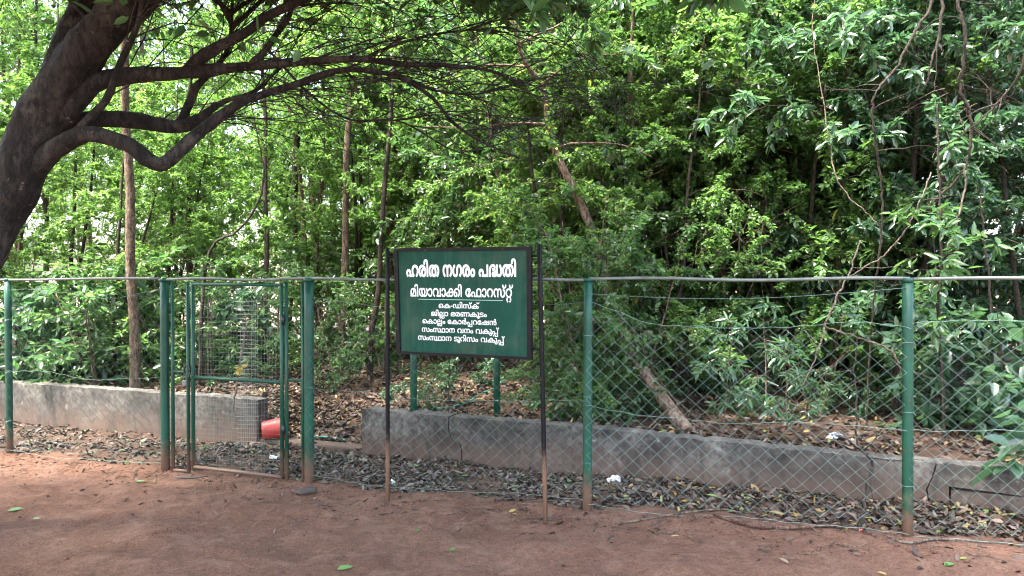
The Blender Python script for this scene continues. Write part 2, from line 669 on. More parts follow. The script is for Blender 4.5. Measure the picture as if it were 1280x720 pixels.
def wall_piece(bm, outline, t=WALL_T, off=0.0):
    """outline: (s, z) points counter-clockwise seen from the camera; s runs along the wall line"""
    o = np.array((0, 6.26)) + WNRM * off
    f = [bm.verts.new((o[0] + WDIR[0] * s, o[1] + WDIR[1] * s, z)) for s, z in outline]
    k = [bm.verts.new((o[0] + WDIR[0] * s + WNRM[0] * t, o[1] + WDIR[1] * s + WNRM[1] * t, z)) for s, z in outline]
    bm.faces.new(f)
    bm.faces.new(k[::-1])
    n = len(f)
    for i in range(n):
        bm.faces.new((f[i], k[i], k[(i + 1) % n], f[(i + 1) % n]))


def s_of(px):
    x, y = wall_xy(px)
    return float(np.dot((x, y - 6.26), WDIR))


def wtop(s):
    # measured top heights along the wall
    return float(np.interp(s, [s_of(0), s_of(320), s_of(452), s_of(735), s_of(1137), s_of(1280)], [.435, .43, .41, .385, .31, .315]))


_wr = np.random.default_rng(21)


def top_line(s0, s1):
    ss = np.linspace(s0, s1, max(3, int(abs(s1 - s0) / .05)))
    return [(s, wtop(s) + _wr.normal(0, .004) - (.022 * _wr.random() if _wr.random() < .07 else 0) - (.010 if k in (0, len(ss) - 1) else 0)) for k, s in enumerate(ss)]


BOT = -.25
# left run
bm = bmesh.new()
sa, sb = s_of(-700), s_of(320)
wall_piece(bm, [(sa, BOT), (sb, BOT)] + top_line(sb, sa))
w1 = link("concrete_wall", bm_mesh("concrete_wall", bm), M['concrete'])
tag(w1, "low grey concrete wall running left from the gate opening behind the fence", "wall", "low concrete walls behind the fence")
# right run, broken through by two cracks
bm = bmesh.new()
c1 = [(s_of(561), None), (s_of(560), .30), (s_of(563), .22), (s_of(566.5), .19), (s_of(574.5), .165), (s_of(577), .10), (s_of(577), BOT)]
c1[0] = (c1[0][0], wtop(c1[0][0]))
c2 = [(s_of(1172), None), (s_of(1168), .22), (s_of(1160), .12), (s_of(1163), .05), (s_of(1165), BOT)]
c2[0] = (c2[0][0], wtop(c2[0][0]))
g = .012
s0, s3 = s_of(452), s_of(1900)
wall_piece(bm, [(s0, BOT)] + [(s - g * .5, z) for s, z in c1[::-1]] + top_line(c1[0][0] - g * .5, s0)[1:])
wall_piece(bm, [(s + g * .5, z) for s, z in c1] [:0] + [(c1[-1][0] + g * .5, BOT)] + [(s - g * .4, z) for s, z in c2[::-1]] +
           top_line(c2[0][0] - g * .4, c1[0][0] + g * .5)[1:] + [(s + g * .5, z) for s, z in c1[1:-1]])
sn, se = s_of(1188), s_of(1310)
wall_piece(bm, [(c2[-1][0] + g * .4, BOT), (sn, BOT), (sn, .155), (se, .125), (s3, .12)] + top_line(s3, c2[0][0] + g * .4) +
           [(s + g * .4, z) for s, z in c2[1:-1]])
wall_piece(bm, [(sn + .016, BOT), (s3, BOT), (s3, .118), (se, .118), (sn + .016, .130)], WALL_T - .02, .012)
bmesh.ops.recalc_face_normals(bm, faces=bm.faces[:])
w2 = link("concrete_wall", bm_mesh("concrete_wall", bm), M['concrete'])
tag(w2, "long cracked grey concrete wall behind the sign and the right fence", "wall", "low concrete walls behind the fence")
# threshold across the opening
bm = bmesh.new()
a, b = wall_xy(318), wall_xy(455)
mid = (a + b) / 2 + WNRM * .10
box_bm(bm, (mid[0], mid[1], -.02), (np.linalg.norm(b - a) - .02, .16, .13), math.atan2(WDIR[1], WDIR[0]), .012)
tag(link("concrete_threshold", bm_mesh("threshold", bm), M['concrete']), "low worn concrete sill in the opening between the two wall ends", "sill")

# pale wall of the open yard beyond the trees
bm = bmesh.new()
box_bm(bm, (-13.5, 34, 1.2), (7.0, .3, 2.4), 0.05, .02)
box_bm(bm, (-13.5, 34, 2.46), (7.2, .42, .12), 0.05, .01)
tag(link("yard_wall", bm_mesh("yard_wall", bm), M['far_wall']), "pale sunlit wall far beyond the trees, seen above the gate", "wall")

# ================================================================== chain-link fences and gate
def f3(px, z, off=0.0):
    p = fence_xy(px) + FNRM * off
    return Vector((p[0], p[1], z))


def px_of_fence(x):
    d = 5.26 - .305 * x
    return 640 + 925 * x / d


RAIL_Z = 1.6
post_r = .031


def fence_post(px, root, r=post_r, top=1.6, name="post", lean=0.0):
    tb = Tubes()
    p = f3(px, 0)
    g = gz(p.x, p.y)
    zs = [g - .12, .25, .8, 1.3, top]
    tb.add([(p.x + lean * z, p.y, z) for z in zs], r, 14)
    # cap collar
    tb.add([(p.x + lean * top, p.y, top - .02), (p.x + lean * top, p.y, top + .008)], r * 1.06, 14)
    o = link(name, tb.mesh("post"), M['green_paint'], root)
    if name == "post":
        for zt in (.31, .78, 1.22):
            q = Vector((p.x + lean * zt, p.y, zt + .02 * math.sin(px + zt * 9)))
            tb = Tubes()
            tb.add([q + Vector((math.cos(a) * (r + .003), math.sin(a) * (r + .003), .010 * math.sin(a * .5 + px))) for a in np.linspace(0, 6.6, 22)]
                   + [q + Vector((.01, -r - .02, .012)), q + Vector((.016, -r - .03, -.004))], .0016, 4, cap=False)
            link("wire_tie", tb.mesh("wire_tie"), M['wire'], o)
    return o


def chain_mesh(pa, pb, ztop, zbot, root, seed, bulge=.025, off=.036, rad=.0013, mat='wire'):
    A, B = f3(pa, 0), f3(pb, 0)
    L = (B - A).length
    w, h = .106, .098
    n = int(L / (w / 2))
    tb = Tubes()
    tb2 = []
    r0 = np.random.default_rng(seed)
    ph = r0.random(4) * 6
    def place(s, z, o=0.0):
        u = s / L
        zz = z
        bo = bulge * (math.sin(s * 2.1 + ph[0]) * math.sin(z * 2.7 + ph[1]) + .5 * math.sin(s * 5 + z * 4 + ph[2]))
        ds = .014 * math.sin(z * 4.1 + ph[3] + s) + .008 * math.sin(z * 9 + s * 3)
        dz = .012 * math.sin(s * 3.3 + ph[1]) + .006 * math.sin(s * 8 + z * 5)
        s2 = min(max(s + ds, 0), L)
        q = A + (B - A) * (s2 / L)
        return (q.x - FNRM[0] * (off + bo + o), q.y - FNRM[1] * (off + bo + o), zz + dz)
    for i in range(n):
        pts = []
        u = (i + .5) / n
        zt, zb = ztop(u), zbot(u)
        j0, j1 = int(math.ceil(zb / (h / 2))), int(zt / (h / 2))
        for j in range(j0, j1 + 1):
            s = i * w / 2 + (w / 2 if (j + i) % 2 else 0)
            pts.append(place(s, j * h / 2, .0016 * (1 if (j + i) % 2 else -1)))
        if len(pts) > 2:
            tb.add(pts, rad, 4, cap=False)
    # straining wires: along the top edge, middle and foot of the netting
    for fz in (0.0, .5, 1.0):
        pts = []
        for k in range(40):
            u = k / 39
            z = zbot(u) * (1 - fz) + ztop(u) * fz
            pts.append(place(u * L, z + .004 * math.sin(k * 1.7)))
        tb.add(pts, .0016, 4, cap=False)
    return link("chain_link_netting", tb.mesh("netting"), M[mat], root)


def rail(pa, pb, root, z=RAIL_Z, r=.0112, sag=.014):
    A, B = f3(pa, z, -.01), f3(pb, z, -.01)
    tb = Tubes()
    pts = [A.lerp(B, k / 24) + Vector((0, 0, sag * math.sin(k / 24 * 9 + pa) * .5)) for k in range(25)]
    tb.add(pts, r, 10)
    return link("top_rail", tb.mesh("rail"), M['rail'], root)


P_FAR_L = px_of_fence(-6.35)
P_L, P_GL, P_GR, P_R1, P_R2 = 10.5, 205.5, 386, 734.5, 1136.5
P_FAR_R = px_of_fence(4.55)

fl = empty("chain_link_fence", f3(P_L, 0), "green chain link fence section left of the gate with one slim post", "fence", "chain link fence sections")
fence_post(P_L, fl, .029, lean=-.004)
fence_post(P_FAR_L, fl)
rail(P_FAR_L, P_GL - 5.5, fl)
chain_mesh(P_FAR_L, P_L, lambda u: 1.50, lambda u: .06, fl, 1, mat='wire_dark')
chain_mesh(P_L, P_GL, lambda u: 1.48 + .03 * math.sin(u * 7), lambda u: .06, fl, 2, mat='wire_dark')

fr = empty("chain_link_fence", f3(P_R1, 0), "long green chain link fence section right of the gate behind the sign with sagging netting", "fence", "chain link fence sections")
fence_post(P_R1, fr, .031, lean=.002)
fence_post(P_R2, fr, .032, lean=-.006)
fence_post(P_FAR_R, fr)
rail(P_GR + 5.5, P_R1, fr)
rail(P_R1 + .5, P_R2, fr)
rail(P_R2 + .5, P_FAR_R, fr)
chain_mesh(P_GR, P_R1, lambda u: 1.44 - .05 * math.sin(u * 3), lambda u: .07, fr, 3, mat='wire_dark')
chain_mesh(P_R1, P_R2, lambda u: 1.44 - .14 * min(1, u * 5) + .02 * math.sin(u * 9), lambda u: .05, fr, 4, bulge=.035, rad=.0017)
chain_mesh(P_R2, P_FAR_R, lambda u: 1.34 + .02 * math.sin(u * 8), lambda u: .05, fr, 5, rad=.0017)
# two slack wires strung above the netting of the middle bay
tb = Tubes()
for z0, z1, sg in ((1.50, 1.55, .05),):
    A, B = f3(P_R1, z0, -.03), f3(P_R2, z1, -.03)
    tb.add([A.lerp(B, k / 30) - Vector((0, 0, sg * math.sin(math.pi * k / 30))) for k in range(31)], .0017, 4, cap=False)
link("slack_wire", tb.mesh("slack_wire"), M['wire_dark'], fr)

# gate -------------------------------------------------------------
gt = empty("steel_gate", f3(296, 0), "closed narrow green steel gate with welded wire mesh between two thick posts", "gate")
fence_post(P_GL, gt, .036, name="gate_post")
fence_post(P_GR, gt, .038, name="gate_post")
rail(P_GL - 5.4, P_GR + 5.4, gt)


def gbar(tb, px0, z0, px1, z1, r, off=0.0, sides=10):
    tb.add([f3(px0, z0, off), f3((px0 + px1) / 2, (z0 + z1) / 2, off), f3(px1, z1, off)], r, sides)


for pa, pb, zb, zm in ((215.3, 234.6, .02, .835), (357.8, 378.3, .01, .81)):   # fixed frame: slim stiles beside each post
    tb = Tubes()
    for px in (pa, pb):
        gbar(tb, px, -.09, px, 1.58, .0145)
    gbar(tb, pa, zb, pb, zb, .0125)
    gbar(tb, pa, zm, pb, zm, .0115)
    link("gate_frame", tb.mesh("gate_frame"), M['green_paint'], gt)
tb = Tubes()          # the leaf
for px in (242, 353):
    gbar(tb, px, .05, px, 1.565, .0155, -.012)
gbar(tb, 242, .065, 353, .045, .0145, -.012)
gbar(tb, 242, .80, 353, .79, .0145, -.012)
gbar(tb, 242, 1.56, 353, 1.555, .0145, -.012)
leaf = link("gate_leaf", tb.mesh("gate_leaf"), M['green_paint'], gt)
tb = Tubes()
A, B = f3(242, 0), f3(353, 0)
LL = (B - A).length
for k in range(1, int(LL / .028)):
    px = 242 + (353 - 242) * k * .028 / LL
    tb.add([f3(px, .065, -.016), f3(px, .8, -.012 - .01 * math.sin(k)), f3(px, 1.555, -.016)], .0007, 4, cap=False)
for k in range(1, 43):
    z = .065 + k * .035
    tb.add([f3(242, z, -.0175), f3(297, z - .004 * math.sin(k * 2.2), -.02), f3(353, z, -.0175)], .0009 if k > 20 else .0007, 4, cap=False)
link("welded_mesh", tb.mesh("welded_mesh"), M['wire_dark'], leaf)
for z in (.42, 1.28):
    tb = Tubes()
    tb.add([f3(355.4, z - .035, -.02), f3(355.4, z + .035, -.02)], .014, 10)
    link("hinge", tb.mesh("hinge"), M['black'], gt)
# hasp, chain loop and padlock
tb = Tubes()
c = f3(238.0, .845, -.045)
ang = np.linspace(0, 2 * math.pi, 22)
tb.add([c + Vector((FDIR[0] * .028 * math.cos(a), FDIR[1] * .028 * math.cos(a), .055 * math.sin(a))) for a in ang], .0065, 8)
link("chain_loop", tb.mesh("chain_loop"), M['black'], gt)
bm = bmesh.new()
pp = f3(236.5, .755, -.055)
box_bm(bm, pp, (.042, .018, .048), math.atan2(FDIR[1], FDIR[0]), .006)
lock = link("padlock", bm_mesh("padlock", bm), M['rail'], gt)
tb = Tubes()
tb.add([pp + Vector((FDIR[0] * .014 * math.cos(a), FDIR[1] * .014 * math.cos(a), .020 + .035 * math.sin(a))) for a in np.linspace(0, math.pi, 12)], .0035, 8)
link("shackle", tb.mesh("shackle"), M['rail'], lock)

# torn strip of welded mesh standing behind the gate against the wall end
tb = Tubes()
d0 = wall_d(312) - .16
for k in range(9):
    px = 301 + k * 2.6
    tb.add([P(px, 376 + 3 * math.sin(k), d0 + .02), P(px + .4 * math.sin(k * 3), 470, d0 - .02), P(px + .8, 557, d0)], .0011, 4, cap=False)
for k in range(35):
    py = 377 + k * 5.3
    a, b = 300 - (3 if k % 3 else 6), 322.5 + 1.5 * math.sin(k * 1.9)
    tb.add([P(a, py + .6 * math.sin(k), d0 - .004), P((a + b) / 2, py, d0 - .015), P(b, py + .5, d0 + .004)], .0014, 4, cap=False)
tag(link("wire_mesh_strip", tb.mesh("wire_mesh_strip"), M['wire_pale']), "ragged pale strip of welded wire mesh standing against the wall end behind the gate", "wire mesh")

# ================================================================== sign board
def sgn(px, z, off=0.0):
    k = (px - 640) / 925
    d = 4.953 / (1 + .45 * k)
    n = np.array((.45, 1)) / math.hypot(.45, 1)
    return Vector((k * d + n[0] * off, d + n[1] * off, z))


sd = Vector((1, -.45, 0)).normalized()
sn_ = Vector((-.45, -1, 0)).normalized()      # towards the viewer
sgroot = empty("sign_board", sgn(580, 0), "dark green sign with white Malayalam lettering on two black posts in front of the fence", "sign")
for px, top, foot in ((484, 1.825, 0), (675.3, 1.83, 0)):
    tb = Tubes()
    p = sgn(px, 0)
    q = sgn(px - (1.5 if px < 600 else 4.5), 0)   # slight lean
    g = gz(p.x, p.y)
    base = p if px < 600 else sgn(682.5, 0)
    tp = sgn(484.5 if px < 600 else 674.3, top)
    base.z = g - .1
    tb.add([base.lerp(tp, k / 5) for k in range(6)], .0155, 4)
    link("post", tb.mesh("sign_post"), M['black_paint'], sgroot)
# board lies in a plane a little ahead of the posts; corners measured separately
TL, TR, BR, BL = sgn(493, 1.822, -.0), sgn(664.5, 1.816), sgn(665, 1.066), sgn(496.5, 1.064)


def bd(u, v, w=0.0):
    """u along, v down (0..1) across the board face, w metres towards the viewer"""
    p = TL.lerp(TR, u).lerp(BL.lerp(BR, u), v)
    return p + sn_ * w


def board_box(bm, u0, v0, u1, v1, w0, w1):
    vs = [bm.verts.new(bd(u, v, w)) for w in (w1, w0) for u, v in ((u0, v0), (u1, v0), (u1, v1), (u0, v1))]
    for f in ((0, 3, 2, 1), (4, 5, 6, 7), (0, 1, 5, 4), (1, 2, 6, 5), (2, 3, 7, 6), (3, 0, 4, 7)):
        bm.faces.new([vs[i] for i in f])


def sign_green():
    m, t, b = new_mat("sign_green")
    geo = N(t, "ShaderNodeNewGeometry")
    n1 = noise(t, 5, 4, .6, geo.outputs["Position"])
    r = ramp(t, [(.3, (.0032, .036, .023)), (.7, (.0055, .050, .031))])
    t.links.new(n1.outputs[0], r.inputs[0])
    n2 = noise(t, 38, 6, .75, geo.outputs["Position"])
    r2 = ramp(t, [(.66, (0, 0, 0)), (.78, (.5, .5, .5))])
    t.links.new(n2.outputs[0], r2.inputs[0])
    col = mixc(t, r2.outputs[0], r.outputs[0], (.08, .10, .08))
    mp = N(t, "ShaderNodeMapping")
    mp.inputs["Scale"].default_value = (1, 1, .12)
    t.links.new(geo.outputs["Position"], mp.inputs[0])
    n3 = noise(t, 22, 5, .65, mp.outputs[0])
    r3 = ramp(t, [(.50, (0, 0, 0)), (.75, (.30, .30, .30))])
    t.links.new(n3.outputs[0], r3.inputs[0])
    col = mixc(t, r3.outputs[0], col, (.055, .10, .075))
    n4 = noise(t, 3.2, 6, .7, geo.outputs["Position"])
    r4 = ramp(t, [(.48, (0, 0, 0)), (.72, (.34, .34, .34))])
    t.links.new(n4.outputs[0], r4.inputs[0])
    col = mixc(t, r4.outputs[0], col, (.075, .085, .06))
    t.links.new(col, b.inputs["Base Color"])
    b.inputs["Roughness"].default_value = .55
    b.inputs["Specular IOR Level"].default_value = .12
    bump(t, n1.outputs[0], .15, .004, b)
    return m


bm = bmesh.new()
board_box(bm, .02, .025, .98, .975, -.010, 0.0)
panel = link("panel", bm_mesh("panel", bm), sign_green(), sgroot)
bm = bmesh.new()
fu, fv = .030, .026
board_box(bm, 0, 0, fu, 1, -.016, .012)
board_box(bm, 1 - fu, 0, 1, 1, -.016, .012)
board_box(bm, fu, 0, 1 - fu, fv * 1.1, -.016, .0115)
board_box(bm, fu, 1 - fv, 1 - fu, 1, -.016, .0115)
bmesh.ops.recalc_face_normals(bm, faces=bm.faces[:])
link("frame", bm_mesh("frame", bm), M['black_paint'], sgroot)
tb = Tubes()
for v in (.085, .905):
    for ua, ub in ((-.062, .01), (.99, 1.066)):
        tb = Tubes()
        tb.add([bd(ua, v, -.004), bd(ub, v, -.004)], .008, 6)
        link("bracket", tb.mesh("bracket"), M['black_paint'], sgroot)

# lettering: outlines in font units
GLYPHS = {
  (59,34): '987,-43 1010,-37 1066,6 1101,41 1135,89 1161,143 1174,185 1185,281 1182,329 1171,383 1156,425 1130,473 1100,509 1060,543 1018,567 976,584 934,594 880,599 808,598 760,590 712,575 670,554 624,521 594,491 568,455 544,407 530,359 522,305 522,257 527,209 543,155 566,107 562,104 454,105 460,191 450,239 433,275 406,312 376,338 340,359 298,373 250,379 202,379 148,369 112,354 76,332 48,305 20,263 6,227 -1,185 -1,149 13,83 32,47 54,17 89,-19 118,-39 136,-40 153,-31 208,41 208,59 202,71 172,100 157,125 150,173 156,197 173,221 196,236 226,242 256,239 274,232 293,215 304,193 309,161 305,125 295,101 268,66 265,53 269,35 300,-19 310,-29 328,-34 730,-32 747,-19 786,41 790,65 781,83 744,113 716,143 689,197 681,233 678,275 681,311 692,353 724,406 772,443 802,454 838,459 910,453 952,434 989,401 1013,359 1025,311 1026,239 1007,173 980,131 916,78 906,59 909,41 916,29 964,-31',
  (50,34): '480,-46 551,-38 611,-15 662,26 702,86 724,158 730,212 730,266 716,356 689,426 653,480 605,527 545,564 473,588 395,599 305,597 227,582 162,554 107,516 65,470 34,416 14,356 6,296 8,224 23,158 49,98 85,44 141,-10 191,-42 209,-42 221,-36 280,38 283,62 275,77 238,104 208,134 191,158 174,194 165,230 162,278 167,326 179,362 197,391 221,416 251,436 287,450 365,460 407,457 455,447 473,440 467,438 413,429 359,406 321,374 299,348 281,316 264,266 259,230 258,176 264,134 281,80 302,44 327,14 359,-12 395,-31 437,-42;485,92 449,99 424,122 411,170 412,230 425,266 443,287 479,299 515,298 551,285 579,260 576,188 565,146 545,113 521,98',
  (65,34): '68,-34 163,-33 181,-24 191,-4 191,590 184,692 172,740 157,776 131,812 97,842 61,861 22,872 -23,877 -71,874 -107,866 -149,849 -179,828 -206,800 -225,770 -238,734 -244,692 -242,644 -234,608 -215,593 -197,593 -113,608 -95,619 -88,632 -89,698 -83,714 -71,727 -47,737 -17,738 4,728 19,709 31,662 36,590 37,-4 49,-26',
  (38,34): '502,-46 581,-37 617,-23 653,-1 683,26 701,50 718,80 733,122 744,194 739,290 712,374 692,410 656,458 659,462 725,457 779,433 815,398 830,374 843,338 851,290 852,254 838,188 807,134 777,104 743,80 732,62 735,38 786,-28 797,-38 815,-43 845,-29 911,26 957,86 986,146 1003,206 1009,278 1004,344 988,404 963,458 926,506 875,548 803,582 725,598 659,600 605,595 551,584 509,569 461,586 413,596 353,600 299,597 227,583 161,555 101,512 56,458 28,404 11,345 6,296 7,230 17,177 37,122 59,80 95,33 155,-20 185,-40 203,-43 223,-34 280,38 284,56 277,74 213,128 179,182 164,242 165,314 186,374 201,398 225,422 281,452 353,463 361,458 332,422 304,374 286,332 276,290 270,194 281,122 296,80 313,50 359,0 419,-32 461,-43;509,92 473,99 446,122 431,158 425,218 430,278 448,332 477,380 509,410 545,368 568,326 584,272 589,218 583,158 569,122 545,100',
  (42,34): '187,-42 203,-39 215,-30 275,36 281,54 272,78 236,108 208,138 179,189 163,258 166,342 182,390 207,426 239,450 281,460 311,457 335,447 356,426 370,396 378,324 379,-6 388,-24 407,-34 503,-34 521,-25 530,-12 533,342 539,396 553,426 581,451 629,460 671,452 706,426 730,390 745,342 750,288 744,228 731,186 713,152 682,114 635,72 629,48 638,30 701,-38 725,-41 755,-21 813,36 853,90 886,162 901,222 906,294 898,372 875,444 833,510 785,554 737,580 683,596 635,600 581,596 527,582 491,562 455,532 413,567 365,589 305,600 239,596 203,589 161,573 101,532 53,474 20,402 6,318 11,216 35,132 71,66 137,-8 170,-36',
  (25,34): '273,-46 341,-40 401,-20 451,14 485,56 508,104 520,158 529,344 537,398 557,437 577,452 599,459 653,455 672,446 693,428 710,404 724,374 736,308 733,242 715,182 682,128 622,74 615,56 618,38 681,-34 701,-42 725,-34 791,26 837,86 864,140 884,206 892,272 889,350 870,428 839,488 803,531 766,560 725,581 647,599 581,598 539,591 492,572 455,547 431,524 409,494 381,422 371,356 367,194 356,140 347,122 327,104 305,96 275,94 251,97 227,106 192,140 169,194 161,266 167,326 184,380 220,434 275,484 282,500 279,518 218,590 197,600 173,593 107,533 71,489 49,452 18,374 8,314 5,260 8,206 19,152 51,74 78,38 113,5 179,-30 227,-42',
  (6,34): '220,-46 268,-43 310,-33 346,-17 382,8 412,40 433,74 448,116 454,158 453,212 443,254 427,290 400,326 364,357 328,377 286,391 244,396 190,395 148,386 112,371 76,348 48,320 20,278 5,236 -1,194 0,140 10,98 28,58 57,20 88,-7 124,-27 166,-40;208,92 178,105 159,128 151,158 153,206 163,230 184,250 214,260 250,258 274,247 294,224 302,188 300,146 287,116 268,101 238,91',
  (44,34): '127,-41 142,-38 154,-30 203,31 209,49 202,71 172,100 156,127 150,163 155,193 166,214 183,229 202,238 226,242 256,239 274,232 292,217 304,193 309,157 304,121 292,97 269,67 265,49 298,-17 316,-32 826,-34 844,-28 855,-17 859,1 859,553 850,577 826,588 736,588 718,581 707,565 705,109 700,104 454,105 460,193 451,235 436,270 415,301 388,329 358,350 322,366 256,379 184,377 124,360 64,322 27,277 7,229 -1,181 2,121 20,67 43,31 94,-23 112,-36',
  (200,34): '478,-46 552,-41 612,-27 666,-2 714,35 768,-10 822,-36 876,-45 948,-42 1026,-17 1067,8 1099,38 1135,86 1164,152 1178,230 1177,308 1164,380 1141,440 1109,494 1056,554 1014,590 1002,595 984,594 969,584 914,524 904,506 905,488 912,476 966,429 999,380 1017,326 1023,266 1016,200 992,146 954,109 912,95 882,95 852,105 828,128 814,158 806,242 806,554 801,572 786,585 684,588 671,584 657,572 652,554 652,266 643,194 624,152 600,126 564,105 522,93 474,91 434,98 504,106 553,122 588,148 615,194 622,236 617,278 600,314 572,344 603,398 610,428 610,464 596,506 570,542 534,568 480,589 420,598 336,598 270,588 206,566 150,532 109,494 74,446 55,410 36,356 22,290 18,218 22,140 36,44 54,-22 66,-34 84,-38 174,-24 193,-10 199,14 180,110 174,218 179,284 198,350 231,404 276,441 330,458 396,461 426,457 452,446 460,434 456,416 426,408 342,407 324,399 312,374 313,296 324,279 337,272 432,270 462,265 472,254 471,242 456,237 360,230 309,206 288,185 274,158 266,122 267,86 276,56 290,32 311,8 336,-11 402,-37',
  (48,18): '59,-18 660,-18 676,-12 681,0 681,270 677,336 656,420 638,456 612,490 569,528 516,557 450,576 378,584 306,582 240,570 182,546 126,506 98,474 73,432 57,390 46,336 42,270 42,0 47,-12;330,88 325,90 381,150 426,208 468,285 483,330 489,372 486,450 510,430 527,408 550,348 559,270 559,90;168,104 164,114 165,288 174,348 190,396 216,436 252,464 294,476 336,471 358,450 367,414 364,366 347,312 316,258 276,206 222,151',
  (65,18): '70,-18 161,-18 170,-12 175,0 175,588 168,690 158,732 143,768 119,802 89,828 59,845 23,856 -19,861 -67,859 -103,851 -142,834 -169,816 -193,790 -211,762 -222,732 -228,690 -227,648 -221,618 -211,609 -115,624 -104,636 -107,684 -101,714 -83,738 -55,752 -25,755 -1,750 23,732 35,714 47,666 52,588 53,0 58,-12',
  (49,18): '369,-30 447,-25 525,-6 573,-20 633,-29 687,-29 741,-23 789,-12 849,14 891,41 933,81 972,138 995,198 1008,264 1010,336 1001,408 980,474 955,522 915,578 903,584 891,580 823,534 815,522 817,510 862,438 884,366 888,312 885,270 877,228 864,192 831,141 789,106 747,86 687,75 657,74 651,78 699,138 733,210 748,276 751,366 738,432 723,468 693,514 651,550 591,576 519,584 453,573 393,544 351,567 315,578 273,583 231,583 189,576 147,561 113,540 81,511 58,480 40,444 28,402 22,354 23,288 31,240 44,192 65,144 87,108 116,72 147,44 185,18 225,-2 273,-18;333,78 267,101 219,137 181,186 156,246 144,330 152,396 177,444 198,462 225,474 279,476 303,468 319,456 302,408 295,366 294,318 302,258 315,207 331,168 359,120 394,78 387,74;513,113 468,162 439,216 421,282 417,348 427,402 449,444 483,470 525,478 549,475 573,466 591,453 607,432 625,384 628,312 616,240 590,180 543,124 525,110',
  (64,18): '224,-30 275,-27 329,-14 368,6 407,39 435,78 458,126 472,180 480,240 480,312 473,372 459,426 430,486 396,528 354,558 317,574 263,583 221,583 173,576 131,560 99,540 71,515 43,480 21,438 3,390 5,378 17,369 113,353 122,360 143,414 167,449 197,471 227,478 263,475 287,466 311,447 330,420 344,384 354,336 355,234 348,186 337,150 321,120 298,96 275,83 245,77 209,78 185,86 150,120 121,192 107,204 11,186 0,174 5,144 27,90 51,54 77,25 112,0 149,-17',
  (55,18): '200,-27 214,-21 266,45 268,57 261,68 225,94 196,123 164,177 152,213 147,255 147,297 155,339 178,393 219,439 267,465 333,476 399,468 453,443 490,405 518,345 526,309 528,255 513,184 482,129 416,63 417,51 457,-15 471,-18 885,-18 897,-15 905,3 905,555 899,567 885,572 801,572 785,561 783,93 777,88 597,90 629,153 647,213 653,279 649,339 634,399 609,451 576,495 531,533 477,561 435,574 369,583 315,583 267,578 207,562 165,542 117,508 69,453 36,381 22,297 27,207 46,141 86,69 143,9 177,-16',
  (163,18): '212,-30 296,-20 374,12 440,-18 506,-29 572,-26 638,-5 692,34 734,90 761,162 776,240 812,239 815,156 830,96 860,42 898,6 950,-19 1004,-29 1076,-25 1130,-6 1164,18 1181,36 1202,72 1212,102 1217,150 1215,180 1208,216 1196,245 1164,288 1112,322 1052,339 957,348 987,396 1034,440 1094,467 1160,476 1226,468 1281,444 1322,404 1349,348 1360,270 1356,222 1346,186 1313,126 1284,96 1244,67 1239,54 1243,42 1292,-20 1310,-27 1358,6 1402,48 1437,96 1463,150 1479,210 1485,282 1480,342 1466,396 1448,437 1419,480 1388,512 1346,542 1304,561 1262,574 1214,582 1142,583 1088,577 1046,566 974,534 927,498 888,456 857,408 830,347 770,347 756,408 734,462 701,510 662,545 620,567 572,580 518,584 446,573 387,546 335,498 299,438 272,345 182,335 110,309 77,288 56,268 25,216 15,168 15,126 27,78 50,37 83,6 110,-10 158,-25;200,77 164,89 146,109 136,144 142,186 158,207 188,225 224,235 266,238 272,234 282,168 305,102 303,96 248,78;500,78 458,92 424,126 402,180 394,234 398,240 644,240 650,237 637,162 624,132 608,110 584,91 560,81;998,77 962,95 942,126 931,174 932,240 998,238 1040,231 1070,216 1092,186 1097,162 1097,132 1084,96 1069,84 1046,76;398,347 408,396 435,444 470,468 524,478 572,470 609,444 632,408 647,348',
  (72,18): '356,-30 405,-28 459,-17 507,6 537,32 561,71 571,114 566,168 550,204 513,243 465,266 411,273 345,263 303,240 273,204 257,162 253,126 256,96 249,94 204,126 170,174 151,228 147,300 156,354 179,402 219,443 261,464 261,408 274,360 299,324 339,297 399,283 459,286 507,305 544,336 566,372 576,420 571,468 553,510 525,540 483,564 447,576 387,584 321,582 243,568 183,545 129,513 83,468 52,420 33,372 22,306 24,234 34,180 60,120 99,68 147,29 213,-5 279,-22;375,71 363,96 360,120 372,156 381,165 399,171 423,171 441,164 452,150 457,132 456,114 448,96 435,83 417,75;405,384 381,395 368,420 368,450 381,484 411,483 435,474 451,462 460,444 461,420 451,396 435,385',
  (45,18): '127,-25 142,-19 193,47 191,59 158,91 142,119 134,155 139,197 152,222 176,244 200,254 230,258 260,255 284,245 302,230 318,203 325,161 320,119 310,95 281,53 311,-7 320,-16 1064,-18 1076,-15 1084,-1 1084,317 1074,401 1052,461 1024,503 986,537 932,565 878,579 812,584 746,577 692,560 647,533 620,509 596,479 578,443 565,401 555,311 554,88 428,89 439,119 445,161 443,203 435,233 422,263 401,293 350,336 296,357 230,364 170,358 116,338 74,309 41,269 21,221 14,161 22,107 42,59 80,11;680,88 677,95 678,323 685,377 702,419 734,453 782,473 842,475 872,468 896,457 920,439 935,419 948,389 957,353 962,293 962,89',
  (51,18): '186,-21 201,-26 213,-20 266,45 268,57 261,68 201,118 165,173 147,243 147,291 152,327 168,375 196,417 237,451 279,469 315,475 357,475 393,470 429,457 455,441 481,417 513,363 523,327 528,273 526,237 517,195 501,157 478,123 448,93 411,65 407,57 411,43 461,-21 471,-27 483,-24 530,9 572,51 606,99 632,153 648,213 653,285 645,357 627,417 600,465 561,509 514,543 459,567 393,581 315,583 249,574 189,554 135,523 92,483 59,435 36,381 24,321 22,249 32,183 54,123 86,69 135,16',
